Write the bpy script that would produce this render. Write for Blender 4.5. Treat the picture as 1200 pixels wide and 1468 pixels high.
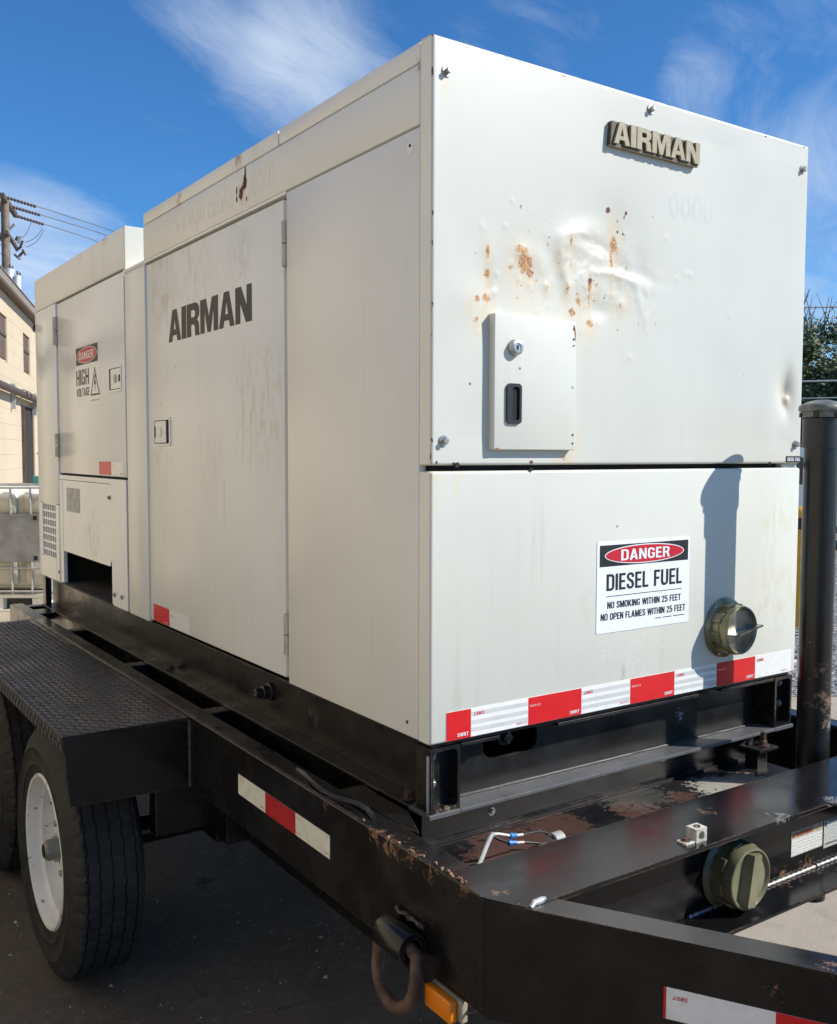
import bpy, bmesh, math, random
import numpy as np
from math import radians, sin, cos, pi
from mathutils import Vector, Matrix, noise as mnoise
from mathutils.geometry import tessellate_polygon

random.seed(7)
S = bpy.context.scene
COL = S.collection
for o in list(bpy.data.objects):
    bpy.data.objects.remove(o)

# ------------------------------------------------------------------ camera
cam = bpy.data.objects.new('camera', bpy.data.cameras.new('camera'))
COL.objects.link(cam)
cam.location = (-1.1144, -1.5932, 1.64)
YAW, PITCH, ROLL = 0.597455, -0.0616753, 0.0029922
fw = Vector((sin(YAW) * cos(PITCH), cos(YAW) * cos(PITCH), sin(PITCH)))
rt = Vector((cos(YAW), -sin(YAW), 0.0))
up = rt.cross(fw)
r2 = rt * cos(ROLL) + up * sin(ROLL)
u2 = -rt * sin(ROLL) + up * cos(ROLL)
cam.rotation_euler = Matrix((r2, u2, -fw)).transposed().to_euler()
cam.data.sensor_fit = 'HORIZONTAL'
cam.data.sensor_width = 36.0
cam.data.lens = 1378.98 / 1200 * 36.0
cam.data.clip_start = 0.05
cam.data.clip_end = 2000
S.camera = cam

# ------------------------------------------------------------------ light
SUN_TO = Vector((1.10, -1.0, 1.14)).normalized()       # towards the sun
SUN_EL = math.asin(SUN_TO.z)
SUN_AZ = math.atan2(SUN_TO.x, SUN_TO.y)                # clockwise from +Y
sun = bpy.data.objects.new('sun', bpy.data.lights.new('sun', 'SUN'))
COL.objects.link(sun)
sun.data.energy = 3.5
sun.data.angle = radians(0.53)
sun.data.color = (1.0, 0.95, 0.87)
sun.rotation_euler = (-SUN_TO).to_track_quat('-Z', 'Y').to_euler()
sun.location = SUN_TO * 30
SKY_STRENGTH = 0.093
S.view_settings.view_transform = 'Standard'
S.view_settings.look = 'None'
S.view_settings.gamma = 1.0
S.view_settings.exposure = 0.74
S.view_settings.use_curve_mapping = False


# ------------------------------------------------------------------ node helpers
def nd(nt, typ, ins=None, **props):
    n = nt.nodes.new(typ)
    for k, v in props.items():
        setattr(n, k, v)
    for k, v in (ins or {}).items():
        s = n.inputs[k]
        if isinstance(v, bpy.types.NodeSocket):
            nt.links.new(v, s)
        else:
            s.default_value = v
    return n


def mth(nt, op, a, b=0.0, c=None, clamp=False):
    n = nt.nodes.new('ShaderNodeMath')
    n.operation = op
    n.use_clamp = clamp
    for i, v in enumerate((a, b, c)):
        if v is None:
            continue
        if isinstance(v, bpy.types.NodeSocket):
            nt.links.new(v, n.inputs[i])
        else:
            n.inputs[i].default_value = v
    return n.outputs[0]


def ramp(nt, v, lo, hi, smooth=True):
    n = nd(nt, 'ShaderNodeMapRange', {'Value': v, 'From Min': lo, 'From Max': hi})
    n.interpolation_type = 'SMOOTHSTEP' if smooth else 'LINEAR'
    return n.outputs['Result']


def mixc(nt, f, a, b, mode='MIX'):
    n = nt.nodes.new('ShaderNodeMix')
    n.data_type = 'RGBA'
    n.blend_type = mode
    n.clamp_factor = True
    for i, v in ((0, f), (6, a), (7, b)):
        if isinstance(v, bpy.types.NodeSocket):
            nt.links.new(v, n.inputs[i])
        else:
            n.inputs[i].default_value = v if i == 0 else ((*v, 1.0) if len(v) == 3 else v)
    return n.outputs[2]


def noise(nt, vec, scale, detail=4.0, rough=0.55, dist=0.0):
    return nd(nt, 'ShaderNodeTexNoise', {'Vector': vec, 'Scale': scale, 'Detail': detail,
                                         'Roughness': rough, 'Distortion': dist}).outputs['Fac']


def scaled(nt, vec, sx, sy, sz):
    return nd(nt, 'ShaderNodeVectorMath', {0: vec, 1: (sx, sy, sz)}, operation='MULTIPLY').outputs[0]


def newmat(name):
    m = bpy.data.materials.new(name)
    m.use_nodes = True
    nt = m.node_tree
    b = nt.nodes['Principled BSDF']
    pos = nt.nodes.new('ShaderNodeNewGeometry').outputs['Position']
    return m, nt, b, pos


def setin(nt, b, k, v):
    if isinstance(v, bpy.types.NodeSocket):
        nt.links.new(v, b.inputs[k])
    else:
        b.inputs[k].default_value = (*v, 1.0) if isinstance(v, tuple) and len(v) == 3 else v


def bump(nt, b, h, strength=0.2, dist=0.01):
    n = nd(nt, 'ShaderNodeBump', {'Height': h, 'Strength': strength, 'Distance': dist})
    nt.links.new(n.outputs['Normal'], b.inputs['Normal'])


def simple(name, c, rough=0.5, metal=0.0, var=0.15, vs=20.0, bmp=0.0, bs=200.0):
    m, nt, b, pos = newmat(name)
    f = noise(nt, pos, vs, 5)
    d = tuple(x * (1 - var) for x in c)
    l = tuple(min(1, x * (1 + var)) for x in c)
    setin(nt, b, 'Base Color', mixc(nt, ramp(nt, f, .3, .7), d, l))
    setin(nt, b, 'Roughness', mth(nt, 'ADD', rough - .06, mth(nt, 'MULTIPLY', f, .12)))
    setin(nt, b, 'Metallic', metal)
    if bmp:
        bump(nt, b, noise(nt, pos, bs, 3), bmp, .002)
    return m


# ------------------------------------------------------------------ world: sky with thin cirrus
W = bpy.data.worlds.new('World')
S.world = W
W.use_nodes = True
nt = W.node_tree
bg = nt.nodes['Background']
sky = nd(nt, 'ShaderNodeTexSky', sky_type='NISHITA')
sky.sun_disc = False
sky.sun_elevation = SUN_EL
sky.sun_rotation = SUN_AZ
sky.altitude = 300
sky.air_density = 1.0
sky.dust_density = 0.1
sky.ozone_density = 4.0
gen = nt.nodes.new('ShaderNodeTexCoord').outputs['Generated']
xyz = nd(nt, 'ShaderNodeSeparateXYZ', {0: gen})
den = mth(nt, 'ADD', mth(nt, 'MAXIMUM', xyz.outputs[2], 0.0), 0.16)
px = mth(nt, 'DIVIDE', xyz.outputs[0], den)
py = mth(nt, 'DIVIDE', xyz.outputs[1], den)
pl = nd(nt, 'ShaderNodeCombineXYZ', {0: px, 1: py, 2: 0.0}).outputs[0]
rot = nd(nt, 'ShaderNodeVectorRotate', {'Vector': pl, 'Angle': radians(-27)}, rotation_type='Z_AXIS').outputs[0]
warp = nd(nt, 'ShaderNodeTexNoise', {'Vector': pl, 'Scale': 1.3, 'Detail': 3.0}).outputs['Color']
rotw = nd(nt, 'ShaderNodeVectorMath', {0: rot, 1: nd(nt, 'ShaderNodeVectorMath', {0: warp, 'Scale': 0.5}, operation='SCALE').outputs[0]}, operation='ADD').outputs[0]
fib = noise(nt, scaled(nt, rotw, 0.7, 2.5, 1), 1.6, 10, .68, .3)
fine = noise(nt, scaled(nt, rotw, 1.2, 9.0, 1), 2.2, 6, .6, .4)
big = noise(nt, rotw, 0.85, 4, .5)
cov = mth(nt, 'ADD', mth(nt, 'ADD', mth(nt, 'MULTIPLY', fib, .62), mth(nt, 'MULTIPLY', fine, .10)), mth(nt, 'MULTIPLY', big, .36))


def skyspot(d, k):
    # broad bank of cloud round one direction of the sky
    dp = nd(nt, 'ShaderNodeVectorMath', {0: gen, 1: Vector(d).normalized()}, operation='DOT_PRODUCT').outputs['Value']
    return ramp(nt, dp, k, 1.0)


banks = [((.443, .829, .345), .9935, .21), ((.395, .84, .372), .9945, .15), ((.345, .852, .397), .995, .13), ((.30, .862, .418), .996, .14), ((.475, .785, .405), .992, .15), ((.32, .90, .285), .9975, .13),
         ((.20, .962, .150), .987, .46), ((.775, .54, .335), .989, .20), ((.82, .54, .17), .982, .30), ((.604, .705, .37), .995, .20), ((.716, .615, .335), .9985, .14)]
# unseen cloud banks added outside the view, as extra fill for the shaded side
rb_ = random.Random(31)
while len(banks) < 37:
    az_, el_ = rb_.uniform(0, 2 * pi), radians(rb_.uniform(8, 65))
    d_ = Vector((sin(az_) * cos(el_), cos(az_) * cos(el_), sin(el_)))
    if d_.dot(Vector((.54, .79, .29)).normalized()) < .78:
        banks.append((tuple(d_), rb_.uniform(.975, .99), rb_.uniform(.2, .34)))
tot = mth(nt, 'SUBTRACT', cov, .165)
for d, k, a in banks:
    tot = mth(nt, 'ADD', tot, mth(nt, 'MULTIPLY', skyspot(d, k), a))
cl = ramp(nt, tot, .52, 1.0, False)
cl = mth(nt, 'MULTIPLY', mth(nt, 'POWER', cl, 1.25), .92)
skyc = nd(nt, 'ShaderNodeVectorMath', {0: sky.outputs[0], 'Scale': SKY_STRENGTH}, operation='SCALE').outputs[0]
skyc = nd(nt, 'ShaderNodeVectorMath', {0: skyc, 1: (0.34, 0.68, 0.95)}, operation='MULTIPLY').outputs[0]
colr = mixc(nt, cl, skyc, (0.46, 0.52, 0.60))
nt.links.new(colr, bg.inputs['Color'])
bg.inputs['Strength'].default_value = 1.0


# ------------------------------------------------------------------ mesh helpers
class MB:
    def __init__(s):
        s.v, s.f = [], []

    def add(s, vs, fs):
        n = len(s.v)
        s.v += [tuple(v) for v in vs]
        s.f += [tuple(i + n for i in f) for f in fs]
        return s

    def addbm(s, bm, mat=None):
        bm.verts.ensure_lookup_table()
        bm.verts.index_update()
        s.add([(mat @ v.co) if mat else v.co for v in bm.verts], [[v.index for v in f.verts] for f in bm.faces])
        bm.free()
        return s

    def box(s, x0, x1, y0, y1, z0, z1, bev=0.0, seg=2):
        bm = bmesh.new()
        bmesh.ops.create_cube(bm, size=1.0)
        for v in bm.verts:
            v.co = ((x0 + x1) / 2 + v.co.x * (x1 - x0), (y0 + y1) / 2 + v.co.y * (y1 - y0), (z0 + z1) / 2 + v.co.z * (z1 - z0))
        if bev:
            bmesh.ops.bevel(bm, geom=bm.edges[:], offset=bev, segments=seg, affect='EDGES', profile=.5)
        return s.addbm(bm)

    def obox(s, c, ax, ay, az, hx, hy, hz, bev=0.0):
        # box with its own axes
        b = MB().box(-hx, hx, -hy, hy, -hz, hz, bev)
        c = Vector(c)
        return s.add([c + Vector(ax) * v[0] + Vector(ay) * v[1] + Vector(az) * v[2] for v in b.v], b.f)

    def prism(s, poly, P, holes=(), n=None, h=0.01, cap0=True):
        # polygon (u,v) mapped by P to 3-D, pushed along n by h
        loops = [list(poly)] + [list(q) for q in holes]
        flat = [p for l in loops for p in l]
        tris = tessellate_polygon([[Vector((p[0], p[1], 0)) for p in l] for l in loops])
        a = [Vector(P(*p)) for p in flat]
        if n is None:
            return s.add(a, [t for t in tris])
        n = Vector(n) * h
        b = [p + n for p in a]
        N = len(a)
        fs = [tuple(i + N for i in t) for t in tris]
        if cap0:
            fs += [tuple(reversed(t)) for t in tris]
        k = 0
        for l in loops:
            m = len(l)
            for i in range(m):
                j = (i + 1) % m
                fs.append((k + i, k + j, k + j + N, k + i + N))
            k += m
        return s.add(a + b, fs)

    def lathe(s, prof, c, axis, seg=32, ref=None, close=False):
        # profile (radius, along)
        axis = Vector(axis).normalized()
        ref = Vector(ref) if ref else axis.orthogonal()
        u = (ref - axis * ref.dot(axis)).normalized()
        w = axis.cross(u)
        c = Vector(c)
        vs, fs = [], []
        m = len(prof)
        for i in range(seg):
            a = 2 * pi * i / seg
            d = u * cos(a) + w * sin(a)
            for r, h in prof:
                vs.append(c + axis * h + d * r)
        for i in range(seg):
            j = (i + 1) % seg
            for k in range(m if close else m - 1):
                k2 = (k + 1) % m
                fs.append((i * m + k, j * m + k, j * m + k2, i * m + k2))
        return s.add(vs, fs)

    def cyl(s, p0, p1, r, seg=16, r1=None):
        p0, p1 = Vector(p0), Vector(p1)
        L = (p1 - p0).length
        r1 = r if r1 is None else r1
        return s.lathe([(0, 0), (r, 0), (r1, L), (0, L)], p0, p1 - p0, seg)

    def tube(s, pts, r, seg=8, closed=False, caps=True):
        pts = [Vector(p) for p in pts]
        n = len(pts)
        rs = r if isinstance(r, (list, tuple)) else [r] * n
        vs, fs = [], []
        prev = None
        for i, p in enumerate(pts):
            if closed:
                t = (pts[(i + 1) % n] - pts[i - 1]).normalized()
            else:
                t = (pts[min(i + 1, n - 1)] - pts[max(i - 1, 0)]).normalized()
            if prev is None:
                u = t.orthogonal().normalized()
            else:
                u = (prev - t * prev.dot(t)).normalized()
            prev = u
            w = t.cross(u)
            for k in range(seg):
                a = 2 * pi * k / seg
                vs.append(p + (u * cos(a) + w * sin(a)) * rs[i])
        for i in range(n if closed else n - 1):
            j = (i + 1) % n
            for k in range(seg):
                k2 = (k + 1) % seg
                fs.append((i * seg + k, i * seg + k2, j * seg + k2, j * seg + k))
        if caps and not closed:
            fs.append(tuple(reversed(range(seg))))
            fs.append(tuple((n - 1) * seg + k for k in range(seg)))
        return s.add(vs, fs)

    def hexbolt(s, c, axis, r, h):
        return s.lathe([(0, 0), (r * 1.45, 0), (r * 1.45, h * .2), (r, h * .2), (r, h * .92), (r * .85, h), (0, h)], c, axis, 6).lathe(
            [(0, 0), (r * 1.6, 0), (r * 1.6, h * .18), (0, h * .18)], c, axis, 18)


WLOC = {}


def empty(name, loc, label, cat, group=None):
    o = bpy.data.objects.new(name, None)
    COL.objects.link(o)
    o.location = loc
    o.empty_display_size = .2
    o['label'] = label
    o['category'] = cat
    if group:
        o['group'] = group
    WLOC[o.name] = Vector(loc)
    return o


def obj(name, mb, m, parent=None, smooth=None, fix=True, **props):
    v = np.array([tuple(p) for p in mb.v], dtype=float)
    c = (v.min(0) + v.max(0)) / 2
    me = bpy.data.meshes.new(name)
    me.from_pydata((v - c).tolist(), [], mb.f)
    if fix:
        bm = bmesh.new()
        bm.from_mesh(me)
        bmesh.ops.recalc_face_normals(bm, faces=bm.faces)
        bm.to_mesh(me)
        bm.free()
    if smooth is not None:
        for p in me.polygons:
            p.use_smooth = True
        me.set_sharp_from_angle(angle=radians(smooth))
    me.materials.append(m)
    o = bpy.data.objects.new(name, me)
    COL.objects.link(o)
    c = Vector(c)
    WLOC[o.name] = c
    if parent:
        o.parent = parent
        o.location = c - WLOC[parent.name]
    else:
        o.location = c
    for k, val in props.items():
        o[k] = val
    return o


def dup(o, parent, delta):
    # copy of a thing or part with everything below it
    c = o.copy()
    COL.objects.link(c)
    WLOC[c.name] = WLOC[o.name] + (Vector(delta))
    if parent:
        c.parent = parent
    if parent and parent is o.parent or parent is None:
        c.location = o.location + Vector(delta)
    for ch in o.children:
        g = ch.copy()
        COL.objects.link(g)
        g.parent = c
        for gg in ch.children:
            h = gg.copy()
            COL.objects.link(h)
            h.parent = g
    return c


SANS = None


def textmesh(body, width, height, bold=0.0):
    """flat lettering fitted into width x height, as (verts2d, faces); bold pushes the outline out"""
    cu = bpy.data.curves.new('lettering', 'FONT')
    cu.body = body
    if SANS:
        cu.font = SANS
    cu.size = 1.0
    cu.resolution_u = 3
    t = bpy.data.objects.new('lettering_tmp', cu)
    COL.objects.link(t)
    dg = bpy.context.evaluated_depsgraph_get()
    me = bpy.data.meshes.new_from_object(t.evaluated_get(dg))
    bm = bmesh.new()
    bm.from_mesh(me)
    bmesh.ops.remove_doubles(bm, verts=bm.verts[:], dist=1e-5)
    bpy.data.objects.remove(t)
    bpy.data.curves.remove(cu)
    bpy.data.meshes.remove(me)
    vs = np.array([(v.co.x, v.co.y) for v in bm.verts])
    mn, mx = vs.min(0), vs.max(0)
    sc_ = np.array([width / (mx[0] - mn[0]), height / max(1e-6, mx[1] - mn[1])])
    vs = (vs - mn) * sc_
    # outline loops of the letters
    nb = {}
    for e in bm.edges:
        if len(e.link_faces) == 1:
            i, j = e.verts[0].index, e.verts[1].index
            nb.setdefault(i, []).append(j)
            nb.setdefault(j, []).append(i)
    bm.free()
    left = set(nb)
    loops = []
    while left:
        st = left.pop()
        lp_, prev, cur = [st], None, st
        while True:
            nx = [k for k in nb[cur] if k != prev and k in left]
            if not nx:
                break
            prev, cur = cur, nx[0]
            left.discard(cur)
            lp_.append(cur)
        if len(lp_) > 2:
            loops.append(vs[lp_])

    def inside(pt, L):
        x, y = pt
        c_ = False
        for (x0, y0), (x1, y1) in zip(L, np.roll(L, -1, 0)):
            if (y0 > y) != (y1 > y) and x < (x1 - x0) * (y - y0) / (y1 - y0) + x0:
                c_ = not c_
        return c_

    outer, inner = [], []
    for i, L in enumerate(loops):
        own = [j for j, M in enumerate(loops) if j != i and inside(L[0], M)]
        (inner if len(own) % 2 else outer).append((i, own))
    V, F = [], []

    def grow(L, hole):
        A = np.sum(L[:, 0] * np.roll(L[:, 1], -1) - np.roll(L[:, 0], -1) * L[:, 1])
        if A < 0:
            L = L[::-1]
        d = np.roll(L, -1, 0) - L
        n = np.stack([d[:, 1], -d[:, 0]], 1) / np.maximum(1e-9, np.hypot(d[:, 0], d[:, 1]))[:, None]
        m = n + np.roll(n, 1, 0)
        m /= np.maximum(1e-6, np.hypot(m[:, 0], m[:, 1]))[:, None]
        k = np.maximum(.6, np.sum(m * n, 1))[:, None]
        return L + m / k * bold * height * (-1 if hole else 1)

    for i, own in outer:
        hs = [grow(loops[j], True) for j, oj in inner if i in oj]
        ls = [grow(loops[i], False)] + hs
        flat = [tuple(q) for l in ls for q in l.tolist()]
        tris = tessellate_polygon([[Vector((q[0], q[1], 0)) for q in l.tolist()] for l in ls])
        n0 = len(V)
        V += flat
        F += [tuple(k + n0 for k in t) for t in tris]
    return V, F


def put_text(mb, body, u0, v0, width, height, P, bold=0.0):
    vs, fs = textmesh(body, width, height, bold)
    return mb.add([P(u0 + a, v0 + b) for a, b in vs], fs)


def front(off=0.0008):
    return lambda u, v: (u, -off, v)


def side(off=0.0008, x=0.0):
    # u runs to the viewer's right, towards the front of the machine
    return lambda u, v: (x - off, -u, v)


def rect(u0, u1, v0, v1):
    return [(u0, v0), (u1, v0), (u1, v1), (u0, v1)]


def rrect(u0, u1, v0, v1, r, n=4):
    out = []
    for cx, cy, a0 in ((u1 - r, v1 - r, 0), (u0 + r, v1 - r, 90), (u0 + r, v0 + r, 180), (u1 - r, v0 + r, 270)):
        for i in range(n + 1):
            a = radians(a0 + 90 * i / n)
            out.append((cx + r * cos(a), cy + r * sin(a)))
    return out


def ellipse(cx, cy, rx, ry, n=40):
    return [(cx + rx * cos(2 * pi * i / n), cy + ry * sin(2 * pi * i / n)) for i in range(n)]


# ---- condensed bold capitals for the signs, drawn as outlines (unit height)
def cr_path(pts, n=5):
    out = []
    q = [pts[0]] + list(pts) + [pts[-1]]
    for i in range(1, len(q) - 2):
        p0, p1, p2, p3 = q[i - 1:i + 3]
        for k in range(n):
            t = k / n
            out.append(tuple(.5 * (2 * p1[c] + (p2[c] - p0[c]) * t + (2 * p0[c] - 5 * p1[c] + 4 * p2[c] - p3[c]) * t * t + (3 * p1[c] - p0[c] - 3 * p2[c] + p3[c]) * t ** 3) for c in (0, 1)))
    return out + [tuple(pts[-1])]


def stroke(pts, w):
    P_ = cr_path(pts)
    L, R = [], []
    for i, (x, y) in enumerate(P_):
        a, b = P_[max(0, i - 1)], P_[min(len(P_) - 1, i + 1)]
        d = math.hypot(b[0] - a[0], b[1] - a[1])
        nx, ny = -(b[1] - a[1]) / d, (b[0] - a[0]) / d
        L.append((x + nx * w / 2, y + ny * w / 2))
        R.append((x - nx * w / 2, y - ny * w / 2))
    return L + R[::-1]


st_, hb = .152, .142
def _rr(w):
    return [(rrect(0, w, 0, 1, .23, 6), [rrect(st_, w - st_, hb, 1 - hb, .095, 5)])]


GL_ = {
    'O': (.53, _rr(.53)), '0': (.50, _rr(.50)),
    'D': (.52, [([(0, 0), (0, 1)] + [(.29 + .23 * sin(radians(a)), .77 + .23 * cos(radians(a))) for a in range(0, 91, 15)] + [(.29 + .23 * cos(radians(a)), .23 - .23 * sin(radians(a))) for a in range(0, 91, 15)],
                 [[(st_, hb), (st_, 1 - hb)] + [(.275 + .095 * sin(radians(a)), .763 + .095 * cos(radians(a))) for a in range(0, 91, 18)] + [(.275 + .095 * cos(radians(a)), .237 - .095 * sin(radians(a))) for a in range(0, 91, 18)]])]),
    'E': (.43, [([(0, 0), (0, 1), (.43, 1), (.43, 1 - hb), (st_, 1 - hb), (st_, .575), (.39, .575), (.39, .435), (st_, .435), (st_, hb), (.43, hb), (.43, 0)], [])]),
    'F': (.42, [([(0, 0), (0, 1), (.42, 1), (.42, 1 - hb), (st_, 1 - hb), (st_, .565), (.38, .565), (.38, .425), (st_, .425), (st_, 0)], [])]),
    'H': (.53, [([(0, 0), (0, 1), (st_, 1), (st_, .58), (.53 - st_, .58), (.53 - st_, 1), (.53, 1), (.53, 0), (.53 - st_, 0), (.53 - st_, .43), (st_, .43), (st_, 0)], [])]),
    'L': (.41, [([(0, 0), (0, 1), (st_, 1), (st_, hb), (.41, hb), (.41, 0)], [])]),
    'T': (.48, [([(0, 1), (.48, 1), (.48, 1 - hb), (.24 + st_ / 2, 1 - hb), (.24 + st_ / 2, 0), (.24 - st_ / 2, 0), (.24 - st_ / 2, 1 - hb), (0, 1 - hb)], [])]),
    'I': (.155, [([(0, 0), (0, 1), (.155, 1), (.155, 0)], [])]),
    'N': (.54, [([(0, 0), (0, 1), (.16, 1), (.39, .40), (.39, 1), (.54, 1), (.54, 0), (.385, 0), (.15, .61), (.15, 0)], [])]),
    'M': (.68, [([(0, 0), (0, 1), (.20, 1), (.34, .36), (.48, 1), (.68, 1), (.68, 0), (.53, 0), (.53, .66), (.395, 0), (.285, 0), (.15, .66), (.15, 0)], [])]),
    'A': (.58, [([(0, 0), (.205, 1), (.375, 1), (.58, 0), (.42, 0), (.385, .195), (.195, .195), (.16, 0)], [[(.222, .335), (.29, .72), (.358, .335)]])]),
    'V': (.56, [([(0, 1), (.16, 1), (.28, .30), (.40, 1), (.56, 1), (.36, 0), (.20, 0)], [])]),
    'W': (.80, [([(0, 1), (.15, 1), (.22, .33), (.325, 1), (.475, 1), (.58, .33), (.65, 1), (.80, 1), (.66, 0), (.51, 0), (.40, .66), (.29, 0), (.14, 0)], [])]),
    'K': (.54, [([(0, 0), (0, 1), (.15, 1), (.15, .60), (.35, 1), (.53, 1), (.30, .58), (.54, 0), (.37, 0), (.20, .42), (.15, .33), (.15, 0)], [])]),
    'U': (.52, [(stroke([(.076, 1), (.076, .70), (.077, .30), (.12, .13), (.26, .071), (.40, .13), (.443, .30), (.444, .70), (.444, 1)], st_), [])]),
    'S': (.50, [(stroke([(.425, .70), (.395, .865), (.25, .927), (.11, .865), (.080, .74), (.14, .605), (.25, .525), (.37, .43), (.423, .27), (.39, .135), (.25, .072), (.105, .135), (.075, .31)], .148), [])]),
    'C': (.50, [(stroke([(.425, .68), (.40, .86), (.25, .927), (.105, .85), (.076, .5), (.105, .15), (.25, .072), (.40, .14), (.425, .32)], .150), [])]),
    'G': (.52, [(stroke([(.435, .70), (.405, .86), (.26, .927), (.108, .85), (.076, .5), (.108, .15), (.26, .072), (.405, .12), (.440, .26), (.442, .52)], .150), []), ([(.275, .40), (.275, .52), (.368, .52), (.368, .40)], [])]),
    '2': (.48, [(stroke([(.075, .68), (.105, .86), (.24, .927), (.375, .87), (.405, .73), (.36, .57), (.22, .36), (.125, .19)], .148), []), ([(.02, 0), (.02, .15), (.48, .15), (.48, 0)], [])]),
    '5': (.49, [([(.05, .44), (.05, 1), (.45, 1), (.45, .86), (.185, .86), (.185, .46)], []), (stroke([(.14, .47), (.26, .573), (.385, .50), (.415, .32), (.375, .14), (.24, .072), (.105, .13), (.075, .27)], .146), [])]),
    'P': (.50, [([(0, 0), (0, 1), (.30, 1), (.43, .95), (.495, .82), (.50, .69), (.49, .56), (.43, .43), (.30, .375), (.15, .375), (.15, 0)], [[(.15, .51), (.27, .51), (.33, .55), (.35, .62), (.35, .75), (.33, .82), (.27, .865), (.15, .865)]])]),
    'R': (.53, [([(0, 0), (0, 1), (.30, 1), (.43, .95), (.495, .83), (.50, .70), (.485, .58), (.40, .47), (.535, 0), (.375, 0), (.26, .42), (.15, .42), (.15, 0)], [[(.15, .555), (.27, .555), (.33, .59), (.35, .65), (.35, .76), (.33, .825), (.27, .865), (.15, .865)]])]),
}


def block_text(mb, body, u0, v0, width, height, P, n):
    gap, sp_ = .085, .23
    tot = sum(GL_[c][0] if c != ' ' else sp_ for c in body) + gap * (len(body) - 1)
    k = width / tot
    u = 0.0
    n = Vector(n)
    for c in body:
        if c == ' ':
            u += sp_ + gap
            continue
        w, parts = GL_[c]
        for i, (out, holes) in enumerate(parts):
            f = lambda q: (u0 + (u + q[0]) * k, v0 + q[1] * height)
            mb.prism([f(q) for q in out], lambda a, b, i=i: Vector(P(a, b)) + n * (5e-5 * i), holes=[[f(q) for q in h] for h in holes])
        u += w + gap
    return mb


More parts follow.
